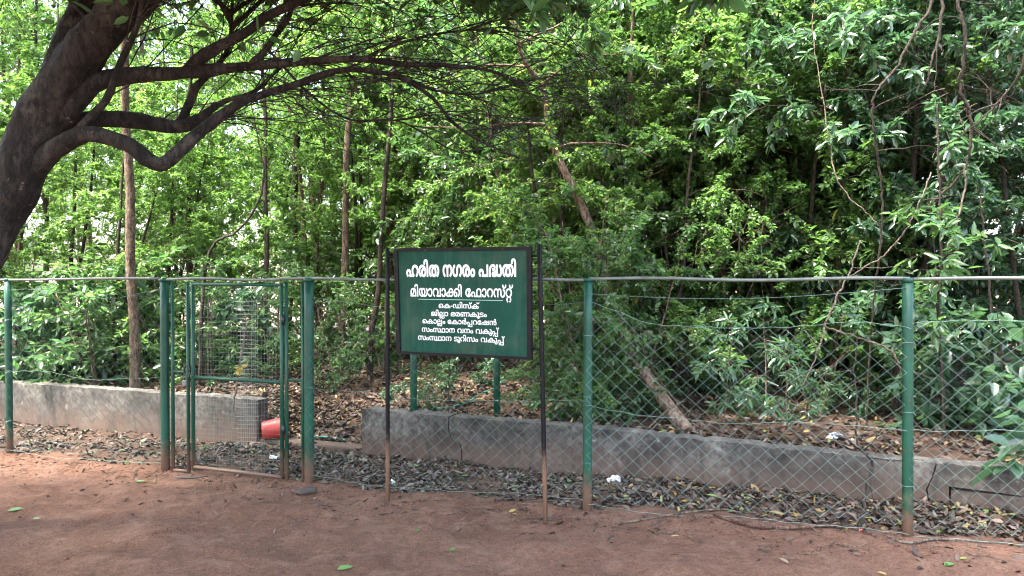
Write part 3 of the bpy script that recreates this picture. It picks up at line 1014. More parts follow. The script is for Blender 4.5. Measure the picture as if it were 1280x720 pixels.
  (58,18): '938,-30 975,-29 1023,-20 1061,-6 1101,18 1133,48 1159,84 1181,132 1195,180 1201,234 1200,306 1193,354 1177,408 1154,456 1125,498 1087,540 1037,582 1017,579 963,516 958,504 963,491 999,462 1026,432 1059,372 1076,300 1074,210 1060,162 1035,118 1005,93 963,79 927,79 897,86 873,102 859,120 847,150 841,186 835,366 820,450 805,486 779,522 753,546 717,567 687,577 645,583 567,578 513,557 453,510 415,546 369,572 309,583 237,580 183,565 141,543 93,501 61,456 34,390 22,318 23,246 35,180 57,121 86,72 133,18 181,-24 189,-26 201,-21 260,42 265,54 261,66 219,102 188,138 166,180 152,222 145,288 149,342 164,390 191,432 213,453 237,467 285,476 333,466 351,455 369,435 385,402 392,354 395,-6 411,-18 501,-18 511,-12 516,0 516,324 523,396 536,432 555,456 585,472 615,476 645,473 669,463 688,444 701,420 712,354 719,162 731,108 751,66 783,26 829,-6 873,-22',
  (77,18): '-117,573 -58,578 -16,590 26,615 55,645 78,687 87,735 85,789 72,831 56,836 -23,819 -32,807 -27,735 -39,705 -64,685 -112,677 -160,687 -186,711 -195,741 -190,801 -196,817 -280,836 -292,833 -298,826 -309,777 -309,729 -300,687 -277,645 -248,615 -214,594 -166,578',
  (220,18): '218,-355 234,-349 287,-289 285,-275 249,-242 231,-217 220,-187 216,-151 221,-115 237,-79 259,-55 285,-39 339,-30 387,-38 423,-60 446,-91 458,-139 454,-193 435,-230 392,-271 386,-283 390,-295 447,-354 465,-351 519,-300 551,-253 567,-211 575,-145 567,-85 541,-25 505,17 582,89 608,125 629,167 643,209 651,251 653,299 648,353 639,391 621,437 578,497 549,522 513,545 435,574 363,583 291,581 225,569 171,547 121,515 80,473 50,425 30,371 22,317 22,269 28,221 44,167 65,125 95,83 131,47 171,17 129,-34 107,-91 100,-151 109,-217 123,-253 147,-290 185,-331;261,64 268,77 266,89 213,130 189,155 166,191 155,221 147,263 147,305 163,371 184,407 207,431 237,453 267,466 315,475 357,475 393,470 429,459 459,441 483,419 504,389 517,359 525,323 528,275 524,239 513,203 495,171 473,143 411,94 407,83 412,65 339,73',
  (71,10): '233,-22 269,-20 305,-12 359,19 378,38 397,68 415,128 417,182 407,234 383,278 347,311 305,330 245,338 197,333 142,314 162,362 197,410 245,450 299,474 347,483 389,483 431,478 467,466 497,449 522,428 545,399 560,368 571,332 576,290 575,236 566,194 548,152 529,122 500,92 456,56 461,44 508,-16 521,-17 578,26 617,68 641,104 665,155 681,218 686,284 678,356 662,410 635,459 599,501 551,535 491,561 425,573 347,575 281,565 215,543 161,511 113,468 75,416 47,353 31,278 32,182 49,110 78,56 119,15 167,-10;239,68 203,74 173,92 151,122 136,164 131,207 161,229 197,244 233,248 269,240 297,218 311,188 314,140 303,104 275,76',
  (23,10): '212,-22 256,-20 298,-12 376,23 436,-8 502,-21 574,-18 634,2 688,41 725,92 746,140 758,188 765,242 772,246 838,237 885,212 900,194 907,176 908,128 892,93 862,74 820,68 748,77 743,74 722,-4 748,-15 808,-21 862,-20 904,-12 952,12 980,38 996,62 1009,98 1015,128 1015,170 1009,206 997,236 976,265 952,287 922,305 856,328 764,338 749,404 731,452 694,506 658,538 622,558 574,572 520,576 454,567 394,541 342,494 306,434 293,398 280,337 184,327 118,304 70,271 51,248 34,218 24,182 23,128 35,80 55,44 76,21 112,-2 160,-17;214,68 172,76 143,98 129,134 132,182 148,209 178,229 214,241 274,247 279,242 294,152 316,98 310,91 274,76;520,68 466,79 442,93 421,116 395,176 386,230 388,248 658,247 649,176 637,140 622,115 604,95 580,80 550,70;388,338 400,398 430,450 466,475 520,486 574,477 613,452 639,410 656,344 652,338',
  (277,10): '41,217 283,217 291,223 292,229 291,313 282,319 36,318 30,307 30,229 31,223',
  (35,10): '590,-22 635,-19 689,-4 731,21 767,60 813,14 857,-10 917,-21 989,-17 1037,-4 1073,15 1110,44 1139,78 1172,140 1190,206 1194,284 1186,350 1168,410 1140,464 1097,518 1043,568 1031,573 1025,568 966,500 1031,436 1067,374 1084,302 1086,260 1082,212 1067,164 1037,116 1001,86 953,71 911,73 875,87 846,116 830,152 822,224 821,554 815,563 725,564 717,560 715,224 710,164 699,128 680,98 653,79 623,71 587,71 558,80 534,98 518,122 504,182 500,356 491,422 479,458 463,488 419,535 377,559 335,571 281,576 233,573 185,561 146,542 113,518 83,485 57,440 37,374 29,296 33,230 46,170 69,116 100,68 138,26 185,-17 197,-20 257,50 184,128 163,164 147,206 139,254 137,308 142,350 154,392 181,440 215,469 251,482 299,483 329,476 349,464 366,446 381,416 392,350 399,158 409,110 425,74 455,32 491,4 539,-15',
  (65,10): '72,-10 157,-10 163,-8 167,2 167,590 159,692 149,734 133,770 109,800 80,824 49,840 13,849 -35,853 -71,850 -113,839 -143,824 -173,801 -193,776 -209,746 -218,710 -221,668 -215,626 -209,617 -203,616 -119,631 -113,636 -115,686 -109,716 -92,740 -65,757 -35,763 1,758 25,742 43,716 54,674 60,608 61,2 62,-4',
  (58,10): '938,-22 995,-18 1037,-7 1079,13 1112,38 1139,69 1164,110 1181,158 1191,206 1194,266 1190,326 1181,370 1163,422 1143,458 1109,505 1067,547 1031,576 1021,572 971,514 967,500 1030,440 1065,380 1084,302 1084,224 1070,164 1044,116 1007,85 965,71 923,71 893,79 869,94 851,117 840,146 833,188 827,362 813,446 798,482 773,516 745,542 713,560 683,570 641,576 569,570 533,558 505,542 455,495 413,538 365,564 305,575 233,571 185,557 143,535 98,494 68,452 43,392 30,320 31,248 42,182 63,128 91,80 131,32 185,-17 197,-14 251,45 257,56 211,98 181,134 159,176 143,224 137,290 142,344 157,392 185,438 209,460 233,474 281,484 307,482 335,474 359,458 375,440 393,404 400,356 403,-4 413,-10 497,-10 503,-8 508,2 508,326 515,398 528,434 551,463 581,479 617,484 647,481 673,470 695,449 709,422 720,356 727,158 739,110 759,68 795,26 833,1 875,-14',
  (77,10): '-117,581 -68,584 -20,597 22,622 51,653 70,689 79,737 77,791 69,821 64,827 -20,812 -24,803 -19,737 -32,701 -62,677 -110,669 -158,677 -176,687 -190,701 -199,719 -203,743 -200,810 -278,827 -290,824 -300,779 -301,731 -292,689 -272,651 -242,620 -212,602 -170,587',
  (30,10): '192,-22 274,-16 358,3 448,37 568,93 580,56 599,26 628,1 658,-13 706,-21 766,-19 808,-7 838,12 856,30 872,56 881,92 882,128 868,178 850,200 826,218 862,248 886,279 901,314 909,362 907,404 899,440 868,498 832,533 790,557 736,572 688,576 640,573 586,558 556,540 508,501 466,535 424,556 376,569 316,576 244,573 196,565 148,549 100,520 68,488 47,452 34,404 34,362 43,320 63,284 94,256 140,236 90,218 52,187 31,140 30,86 46,42 82,7 130,-13;706,62 682,70 664,86 655,116 659,152 688,166 712,171 742,169 766,160 780,146 786,128 786,104 778,83 754,64;178,68 148,78 133,98 131,116 136,134 160,149 232,156 478,157 490,152 376,104 310,82 244,69;286,244 283,248 316,272 337,302 350,344 351,380 342,416 328,440 298,467 263,482 263,488 358,483 394,470 424,446 440,422 450,392 457,338 457,260 466,249 550,249 559,254 562,362 569,410 586,448 616,473 640,482 670,486 730,479 754,467 772,452 786,434 797,410 803,362 792,314 766,282 724,260 676,249 610,244;166,314 144,326 131,344 126,368 128,404 154,415 184,420 214,418 238,408 251,392 256,374 254,350 244,329 232,319 214,312',
  (222,10): '221,-347 281,-339 323,-318 356,-281 371,-233 372,-191 364,-155 348,-125 323,-99 293,-83 257,-75 215,-76 173,-89 189,-59 209,-38 239,-21 275,-12 311,-10 347,-16 375,-29 394,-47 414,-95 422,-203 435,-251 461,-293 503,-326 539,-340 575,-346 623,-346 659,-341 695,-328 724,-311 749,-288 768,-263 792,-203 798,-149 790,-83 777,-47 758,-11 791,-9 798,1 798,553 791,563 701,564 693,553 693,85 689,80 161,81 161,212 539,212 551,215 554,325 548,397 527,463 509,492 487,517 431,553 365,572 269,574 197,559 167,546 133,523 90,475 66,421 55,361 53,1 59,-9 120,-11 92,-53 77,-95 69,-143 73,-209 89,-261 125,-311 161,-335;209,-264 191,-255 177,-239 166,-215 161,-179 179,-166 203,-157 227,-154 251,-158 269,-170 278,-185 282,-209 277,-239 269,-252 251,-264;575,-257 545,-242 526,-215 520,-185 512,-77 501,-41 485,-10 635,-10 668,-47 690,-89 698,-125 699,-167 694,-197 682,-221 665,-240 641,-254 611,-259;161,303 161,355 174,415 197,451 233,474 281,485 353,481 401,460 416,445 431,421 447,349 448,307 443,302',
  (64,10): '225,-22 277,-19 325,-7 361,11 401,44 431,86 451,131 464,182 472,242 472,314 464,374 447,434 423,482 391,522 349,552 301,570 259,575 211,574 175,568 138,554 103,533 73,506 46,470 25,428 11,386 19,377 109,360 117,368 138,422 160,452 190,476 223,485 259,484 289,474 317,452 338,422 352,386 361,338 365,278 361,218 341,140 323,110 301,88 277,76 247,69 211,69 181,79 163,92 143,116 109,195 19,180 7,170 35,92 55,61 85,29 115,7 151,-10',
  (47,10): '431,-22 516,-15 558,0 588,20 610,44 624,74 630,110 627,146 608,188 570,218 516,235 408,240 372,247 358,260 359,284 372,294 396,299 534,305 582,324 609,350 623,380 629,422 625,458 613,488 588,519 558,541 516,559 474,569 414,576 354,575 288,565 222,543 150,496 109,452 70,380 51,314 42,218 48,122 64,26 75,-10 84,-14 168,0 174,6 154,128 151,248 156,290 169,338 185,374 209,410 252,448 312,475 366,483 444,481 492,468 515,452 525,422 517,398 492,391 372,386 336,377 306,363 276,338 262,314 254,278 256,242 276,198 311,170 366,154 504,143 524,128 524,98 515,86 498,76 432,69 360,78 282,103 275,98 242,26 252,14 312,-6 372,-17',
  (50,10): '480,-22 545,-15 581,-3 611,13 656,56 686,110 703,182 706,266 693,350 667,416 635,464 587,511 533,543 467,565 389,575 311,574 239,560 173,533 125,500 87,458 55,404 37,350 30,296 32,230 46,164 69,110 101,63 137,25 192,-16 207,-16 257,47 260,56 187,122 163,158 149,194 139,242 139,296 146,338 158,374 177,404 203,432 239,457 275,471 317,481 365,484 413,481 461,470 521,440 565,398 497,413 449,412 396,398 356,374 318,332 294,284 283,230 281,182 287,140 302,92 323,56 343,32 371,9 407,-9 443,-19;485,68 437,78 407,104 389,152 386,218 398,266 424,302 461,320 509,323 559,308 601,272 602,206 589,140 564,98 533,77',
  (37,10): '236,-22 272,-20 308,-11 338,2 362,20 389,50 404,79 419,146 417,200 406,242 380,284 350,310 308,330 248,338 200,333 144,314 159,362 190,410 224,442 272,469 338,483 410,479 440,469 464,454 494,417 505,386 512,338 513,2 518,-9 524,-10 608,-10 618,-4 623,374 631,410 642,434 656,452 680,470 728,484 782,479 821,458 846,422 855,386 859,332 859,2 860,-4 872,-10 956,-10 964,-4 968,368 978,416 1004,456 1028,472 1058,482 1100,483 1130,477 1160,461 1183,440 1200,416 1217,380 1227,344 1231,290 1227,236 1216,194 1198,152 1178,122 1112,56 1115,44 1172,-19 1181,-16 1214,12 1267,68 1298,116 1321,170 1337,248 1338,314 1332,368 1311,434 1274,493 1227,536 1184,559 1118,574 1052,574 998,561 950,533 914,496 878,532 842,556 806,569 764,575 704,573 650,558 608,535 566,495 530,527 494,549 458,563 416,572 356,576 302,572 218,549 170,523 128,490 75,422 53,374 42,338 33,278 33,212 39,158 50,116 70,74 92,43 122,15 152,-2 188,-15;242,68 206,74 176,93 155,122 139,164 134,206 138,212 176,236 206,245 248,247 278,237 300,218 314,186 316,140 302,99 278,77',
  (68,10): '151,-237 192,-234 234,-223 270,-204 300,-178 322,-147 335,-117 344,-75 344,-33 334,15 312,57 276,93 221,123 255,255 270,357 270,429 252,497 223,537 180,564 126,575 60,574 9,561 8,549 24,483 36,476 72,483 108,483 132,476 145,465 157,441 164,405 157,303 117,129 72,115 43,99 -2,57 -19,27 -30,-3 -35,-39 -34,-81 -24,-123 -14,-147 2,-171 30,-199 78,-225;138,-153 102,-143 72,-122 54,-87 51,-69 54,-62 72,-82 90,-94 120,-105 150,-108 204,-101 228,-89 252,-67 255,-69 246,-106 219,-135 180,-151;126,-16 108,-4 101,9 101,27 108,39 138,46 162,47 192,41 204,33 205,9 192,-10 162,-20',
  (33,10): '280,-22 340,-20 406,-7 455,14 490,40 520,80 534,122 538,170 530,218 516,248 496,272 466,295 436,310 358,325 214,332 166,344 143,362 135,380 132,410 140,434 160,458 196,475 238,483 292,483 334,480 388,468 490,423 498,428 546,500 538,510 490,533 400,563 322,574 220,574 172,566 118,547 82,525 53,494 32,452 26,416 28,368 38,332 70,287 94,270 130,254 208,237 352,230 400,216 418,201 427,182 431,152 424,122 406,99 376,82 328,72 274,70 220,76 172,87 64,135 14,68 10,56 58,28 142,-4 208,-17',
  (6,10): '221,-22 262,-20 298,-12 334,4 364,24 394,56 412,86 425,122 430,158 428,212 420,248 406,278 384,308 350,338 317,356 280,367 244,372 208,372 166,366 130,353 94,331 69,308 46,276 30,236 23,194 25,140 33,104 46,74 73,38 100,14 136,-6 172,-17;208,67 166,84 138,116 127,158 130,212 146,248 172,271 208,284 250,283 289,266 315,236 326,194 323,140 308,104 286,83 250,68',
  (72,10): '356,-22 407,-20 461,-8 503,13 532,38 554,74 562,110 560,158 543,200 509,236 455,260 395,264 335,250 298,224 271,182 262,140 266,80 263,79 210,110 169,158 144,224 139,302 153,368 179,416 215,450 269,478 273,476 267,422 277,374 299,336 334,308 383,293 443,291 491,305 533,335 558,374 567,416 565,458 551,497 527,528 491,552 443,568 389,575 323,574 245,560 185,538 134,506 90,464 59,416 40,368 30,302 32,230 48,164 76,110 113,65 161,29 221,1 281,-15;377,61 371,63 364,74 353,107 354,134 364,158 377,172 395,179 419,180 443,173 457,158 465,134 463,110 455,92 425,69;389,380 369,398 358,434 367,476 377,492 383,493 419,489 447,476 464,458 470,434 465,404 449,383 425,375',
  (118,10): '490,-22 533,-19 587,-5 629,21 653,44 683,92 694,122 705,182 707,236 693,320 666,392 617,463 563,512 607,566 629,614 637,674 624,722 599,758 557,788 515,799 455,802 371,789 359,783 358,776 377,707 383,700 431,708 473,710 497,704 515,692 528,668 529,638 521,611 504,584 479,556 437,568 383,575 329,575 275,570 209,551 143,516 89,464 57,410 34,338 30,254 44,170 80,92 102,62 137,25 179,-8 203,-18 257,47 260,56 192,116 170,146 153,182 142,224 138,272 141,314 154,362 173,398 192,422 221,448 251,465 311,482 395,482 401,476 336,392 301,314 287,236 293,146 318,74 355,26 383,6 413,-9 455,-19;497,68 449,79 420,104 402,146 395,212 400,272 421,338 455,395 497,440 539,398 569,349 589,290 598,218 592,152 572,104 539,77',
  (208,10): '250,-330 261,-324 304,-278 307,-270 280,-241 269,-222 263,-192 268,-169 292,-143 334,-133 358,-135 381,-144 394,-156 404,-174 407,-198 404,-222 377,-264 398,-318 406,-328 820,-328 833,-324 832,561 826,564 742,564 730,558 729,90 724,80 418,82 433,132 437,168 434,204 421,246 404,276 376,307 346,329 310,345 232,356 190,353 154,345 94,315 52,270 33,234 24,198 23,150 28,114 41,78 60,48 94,9 124,-16 136,-14 185,48 184,55 148,91 133,120 126,162 133,204 148,230 172,251 196,262 226,266 262,262 288,252 309,234 326,204 333,162 329,120 316,90 289,54 322,-8 728,-12 729,-234 724,-239 496,-239 492,-234 500,-174 491,-138 471,-102 436,-72 388,-52 334,-47 274,-55 232,-75 207,-96 184,-128 173,-162 170,-204 175,-234 191,-270 220,-306',
  (51,10): '473,-19 527,17 573,65 608,119 630,173 642,233 644,305 632,377 611,431 581,477 539,517 491,546 431,566 365,575 293,573 227,560 173,537 123,503 85,461 57,413 38,359 30,299 32,227 45,167 68,113 99,65 139,23 197,-18 209,-13 260,53 257,61 219,89 185,124 152,185 141,227 138,275 144,329 155,365 170,395 193,425 227,454 257,469 299,481 335,484 377,481 413,472 461,447 494,413 520,365 533,311 534,239 528,203 515,167 480,113 419,62 415,53',
  (57,10): '130,-17 139,-11 185,49 184,55 148,91 133,121 126,163 131,199 143,223 167,247 190,260 226,266 262,262 286,253 308,235 325,205 333,163 329,121 320,97 290,55 289,49 319,-5 328,-10 1084,-8 1088,1 1086,559 1078,564 988,562 934,469 882,403 820,352 760,325 754,325 753,421 744,475 724,517 694,548 640,571 574,575 514,561 466,527 442,493 425,445 424,397 435,349 467,295 512,259 568,236 648,223 646,81 418,82 431,121 436,157 436,193 428,229 412,264 388,296 361,319 328,338 274,353 208,355 154,345 106,323 66,289 39,247 25,199 23,145 33,97 51,61 94,9;754,84 754,229 826,252 883,283 934,326 982,387 982,85 976,80 760,80;610,318 580,328 556,345 540,367 532,391 529,421 534,451 544,469 568,484 592,486 616,479 633,463 643,439 648,319 640,315',
  (117,10): '817,-22 857,-20 911,-6 962,26 993,62 1009,92 1020,122 1031,182 1028,278 1016,332 1000,374 953,451 889,512 943,584 957,620 963,668 959,698 944,734 925,758 899,779 857,796 803,802 731,796 695,789 685,782 707,701 767,709 809,708 833,699 849,680 856,650 851,620 835,590 809,559 713,575 617,570 539,546 502,524 467,493 461,493 420,536 371,563 305,575 239,572 191,559 149,538 113,510 75,464 51,416 36,368 30,314 31,242 42,182 57,140 83,92 119,45 169,-4 191,-18 256,50 254,62 221,89 190,122 159,176 140,242 139,326 157,392 173,422 197,450 221,468 245,478 269,483 305,483 341,471 365,453 386,422 396,392 402,308 403,-4 413,-10 497,-10 503,-8 508,2 509,314 516,362 529,404 559,446 599,471 659,483 725,481 728,476 663,392 627,314 614,236 619,146 644,74 683,24 707,7 743,-10;821,68 773,80 747,104 728,146 721,212 726,272 745,332 779,392 821,440 861,404 897,344 916,284 924,218 918,152 898,104 881,87 863,76',
  (233,10): '938,-22 989,-19 1031,-10 1823,-10 1835,-7 1836,338 1827,404 1804,464 1781,496 1745,529 1703,553 1655,568 1595,576 1535,573 1487,564 1433,540 1396,512 1370,482 1350,446 1336,404 1326,326 1322,80 1151,80 1179,152 1191,206 1194,284 1182,368 1160,428 1123,488 1067,547 1037,572 1025,575 970,512 967,500 1030,440 1067,374 1084,302 1086,248 1081,206 1062,146 1031,102 989,76 935,70 905,75 881,85 860,104 846,128 833,188 827,362 817,434 804,470 786,500 766,524 737,547 701,564 659,574 611,575 575,571 539,560 509,545 479,521 455,495 425,527 398,548 365,564 335,572 287,576 239,572 167,549 109,506 83,476 59,434 36,362 29,272 42,182 72,110 114,50 183,-16 197,-14 251,45 257,56 211,98 181,134 159,176 143,224 137,290 142,344 157,392 185,438 209,460 233,474 281,484 307,482 335,474 359,458 375,440 393,404 400,356 403,-4 413,-10 497,-10 503,-8 508,2 508,326 515,398 528,434 551,463 581,479 617,484 647,481 673,470 695,449 709,422 720,356 727,158 739,110 759,68 795,26 833,1 875,-14;1433,80 1432,326 1440,380 1457,424 1474,446 1493,461 1541,480 1607,482 1637,476 1663,464 1685,447 1701,428 1724,368 1732,296 1732,86 1727,80',
  (42,10): '178,-12 185,-17 197,-14 257,54 251,64 203,107 179,138 152,192 141,240 138,312 147,366 172,420 204,456 233,474 257,481 311,482 335,474 355,462 387,420 396,390 401,330 402,0 404,-6 413,-10 497,-10 508,0 510,354 516,402 532,438 547,456 569,472 617,484 671,477 716,450 748,408 766,360 774,306 770,240 759,192 733,138 701,99 653,54 707,-12 719,-18 773,28 821,85 856,150 874,210 882,288 875,366 854,432 817,492 785,524 743,551 701,567 653,575 587,573 533,558 491,532 455,494 425,528 395,550 359,566 317,575 263,575 215,567 173,552 131,526 83,476 50,414 32,342 31,246 43,180 73,108 116,48',
  (55,10): '187,-13 197,-19 209,-14 260,53 257,61 221,87 191,117 168,149 154,179 144,215 138,257 141,311 149,347 173,400 215,446 263,472 299,481 335,484 401,476 458,449 497,409 526,347 536,269 532,221 522,185 489,125 423,59 461,-8 893,-8 897,5 897,551 893,562 803,564 792,557 791,89 791,83 785,80 587,80 579,83 611,134 635,197 645,263 643,323 628,389 604,443 569,490 527,526 479,551 431,566 371,575 317,575 269,570 209,554 167,534 125,505 76,449 47,389 31,317 32,227 47,161 82,89 126,35',
  (67,10): '152,-237 192,-234 234,-223 270,-204 300,-178 322,-147 335,-117 344,-75 344,-33 334,15 312,57 277,93 221,123 255,255 270,357 270,429 252,497 223,537 180,564 126,575 60,574 9,561 8,549 24,483 36,476 72,483 108,483 132,476 145,465 157,441 164,405 157,303 117,129 72,114 43,99 -2,57 -19,27 -30,-3 -35,-39 -34,-81 -24,-123 -14,-147 3,-171 30,-198 78,-225;132,-148 102,-135 76,-105 67,-69 70,-21 82,9 108,33 144,43 180,41 210,26 234,-3 242,-39 239,-87 226,-117 198,-141 168,-150',
}
LINES = [
  (34, 10105, [(59, 0), (50, 1190), (65, 1926), (38, 2154), (42, 3477), (25, 4388), (50, 5285), (6, 6021), (44, 6783), (200, 7679), (38, 8863), (65, 9877)]),
  (18, 10794, [(48, 0), (65, 723), (49, 951), (64, 1986), (55, 2490), (64, 3448), (163, 3952), (65, 5458), (72, 5995), (45, 6590), (64, 7719), (51, 8223), (58, 8897), (77, 10120), (220, 10120), (77, 10794)]),
  (10, 5787, [(71, 0), (23, 715), (277, 1753), (35, 2075), (65, 3298), (58, 3526), (77, 4749), (23, 4749), (77, 5787)]),
  (10, 7983, [(30, 0), (65, 939), (222, 1167), (64, 2026), (47, 2839), (50, 3493), (37, 4229), (23, 5597), (68, 6635), (33, 6967), (6, 7530)]),
  (10, 11127, [(71, 0), (23, 715), (64, 1753), (222, 2257), (6, 3116), (72, 3878), (23, 4473), (64, 5511), (118, 6015), (208, 6751), (51, 7647), (72, 8321), (57, 8916), (117, 10065)]),
  (10, 11146, [(58, 0), (6, 1223), (233, 1676), (64, 3567), (42, 4071), (55, 5291), (42, 6249), (6, 7160), (55, 7922), (23, 8880), (67, 9918), (208, 10250), (77, 11146)]),
  (10, 12297, [(58, 0), (6, 1223), (233, 1676), (64, 3567), (42, 4071), (33, 5291), (68, 5854), (51, 6186), (65, 6860), (58, 7088), (6, 8311), (55, 9073), (23, 10031), (67, 11069), (208, 11401), (77, 12297)]),
]

# x0, x1, baseline, x-height in the 900x720 close-up of the board; board spans 58..831 and 43..657 there
SPOTS = [(128, 752, 205, 66), (148, 728, 320, 49), (315, 545, 385, 25), (270, 590, 431, 25), (217, 643, 475, 25), (212, 652, 524, 26), (188, 682, 571, 26)]
bm = bmesh.new()
for (dl, total, row), (x0, x1, base, xh) in zip(LINES, SPOTS):
    if dl == 10: pass
    for gid, gx in row:
        conts = [[tuple(map(int, q.split(','))) for q in c.split(' ')] for c in GLYPHS[(gid, dl)].split(';')]
        def to3(p, w):
            X = x0 + (x1 - x0) * (gx + p[0]) / total
            Y = base - p[1] * xh / 590.0
            tilt = (X - 450) / 773 * -2
            return bd((X - 58) / 773, (Y + tilt - 43) / 614, w)
        flat = [[Vector((float(p[0]), float(p[1]), 0)) for p in c] for c in conts]
        tris = geometry.tessellate_polygon(flat)
        allp = [p for c in conts for p in c]
        vs = [bm.verts.new(to3(p, .0016)) for p in allp]
        for tr in tris:
            try:
                bm.faces.new([vs[i] for i in tr])
            except ValueError:
                pass
        k = 0
        for c in conts:           # thin sides of the raised letters
            bk = [bm.verts.new(to3(p, .0002)) for p in c]
            n = len(c)
            for i in range(n):
                bm.faces.new((vs[k + i], vs[k + (i + 1) % n], bk[(i + 1) % n], bk[i]))
            k += n
bmesh.ops.recalc_face_normals(bm, faces=bm.faces[:])
link("lettering", bm_mesh("lettering", bm), M['white_text'], panel)
bm = bmesh.new()
board_box(bm, (196 - 58) / 773, (336 - 43) / 614, (677 - 58) / 773, (339 - 43) / 614, .0002, .0012)
bmesh.ops.recalc_face_normals(bm, faces=bm.faces[:])
link("underline", bm_mesh("underline", bm), plain("pale_green_line", (.30, .48, .38), .5, 0, .05, 20, 0), panel)

# two old green stub posts behind the wall
for px, d, lab in ((517, 6.75, "old green post standing behind the wall under the left half of the sign"), (621, 6.9, "old green post standing behind the wall under the right half of the sign")):
    p = P(px, 500, d)
    tb = Tubes()
    tb.add([(p.x, p.y, gz(p.x, p.y) - .1), (p.x, p.y, .8), (p.x + .004, p.y, 1.42)], .031, 14)
    tag(link("stub_post", tb.mesh("stub_post"), M['green_paint']), lab, "post", "old posts behind the sign")

# ================================================================== trees
def unit(v):
    return v / (np.linalg.norm(v, axis=-1, keepdims=True) + 1e-9)


class Tree:
    def __init__(s, seed):
        s.r = np.random.default_rng(seed)
        s.tb = Tubes()
        s.tw_p, s.tw_d, s.tw_l = [], [], []     # twigs that carry leaves: polyline points

    def trunk(s, pts, rad, sides=8):
        s.tb.add(pts, rad, sides)

    def branch(s, p0, d0, length, r0, n=5, droop=.0, wob=.22, sides=4):
        p, d = np.array(p0, float), unit(np.array(d0, float))
        pts = [p.copy()]
        st = length / n
        for k in range(n):
            d = unit(d + s.r.normal(0, wob, 3) * .6 + np.array((0, 0, -droop * (k + 1) / n)))
            p = p + d * st
            pts.append(p.copy())
        pts = np.array(pts)
        s.tb.add(pts, np.linspace(r0, max(r0 * .35, .0014), n + 1), sides, cap=False)
        return pts

    def mark(s):
        return len(s.tb.V), len(s.tb.Q), len(s.tb.T), s.tb.n, len(s.tw_p)

    def undo(s, m):
        del s.tb.V[m[0]:], s.tb.Q[m[1]:], s.tb.T[m[2]:], s.tw_p[m[4]:]
        s.tb.n = m[3]

    def along(s, pts, t):
        x = t * (len(pts) - 1)
        i = min(int(x), len(pts) - 2)
        return pts[i] + (pts[i + 1] - pts[i]) * (x - i), unit(pts[i + 1] - pts[i])

    def twig(s, p, d, length, r=.0025, droop=.15):
        pts = s.branch(p, d, length, r, 3, droop, .3, 3)
        s.tw_p.append(pts)
        return pts

    def dress(s, pts, nsub, sub_len, t0=.25, r=.003, droop=.15, updown=.35):
        for k in range(nsub):
            t = t0 + (1 - t0) * (k + s.r.random()) / nsub
            p, d = s.along(pts, min(t, .999))
            rd = unit(d * .6 + s.r.normal(0, .75, 3) * np.array((1, 1, .6)) + np.array((0, 0, s.r.normal(.1, updown))))
            s.twig(p, rd, sub_len * s.r.uniform(.5, 1.25), r, droop)

    def leaves(s, name, per, leaf, aspect=.45, tilt=.5, keep=None, curl=.18, spread=.9):
        base, dirs = [], []
        for pts in s.tw_p:
            n = max(1, s.r.poisson(per))
            t = s.r.random(n) ** .8
            x = t * (len(pts) - 1)
            i = np.minimum(x.astype(int), len(pts) - 2)
            f = (x - i)[:, None]
            base.append(pts[i] * (1 - f) + pts[i + 1] * f)
            dirs.append(unit(pts[i + 1] - pts[i]))
        base, dirs = np.concatenate(base), np.concatenate(dirs)
        n = len(base)
        d = unit(dirs * .5 + s.r.normal(0, spread, (n, 3)) * np.array((1, 1, .55)) + np.array((0, 0, -.12)))
        nr = unit(np.array((0, 0, 1.0)) + s.r.normal(0, tilt, (n, 3)))
        L = leaf * np.clip(s.r.normal(1, .25, n), .45, 1.7)
        Wd = L * aspect * s.r.uniform(.8, 1.2, n)
        base = base + d * .012
        if keep is not None:
            m = keep(base)
            base, d, nr, L, Wd = base[m], d[m], nr[m], L[m], Wd[m]
        return leaf_mesh(name, base, d, nr, L, Wd, s.r.normal(curl, .12, len(base)), .14)


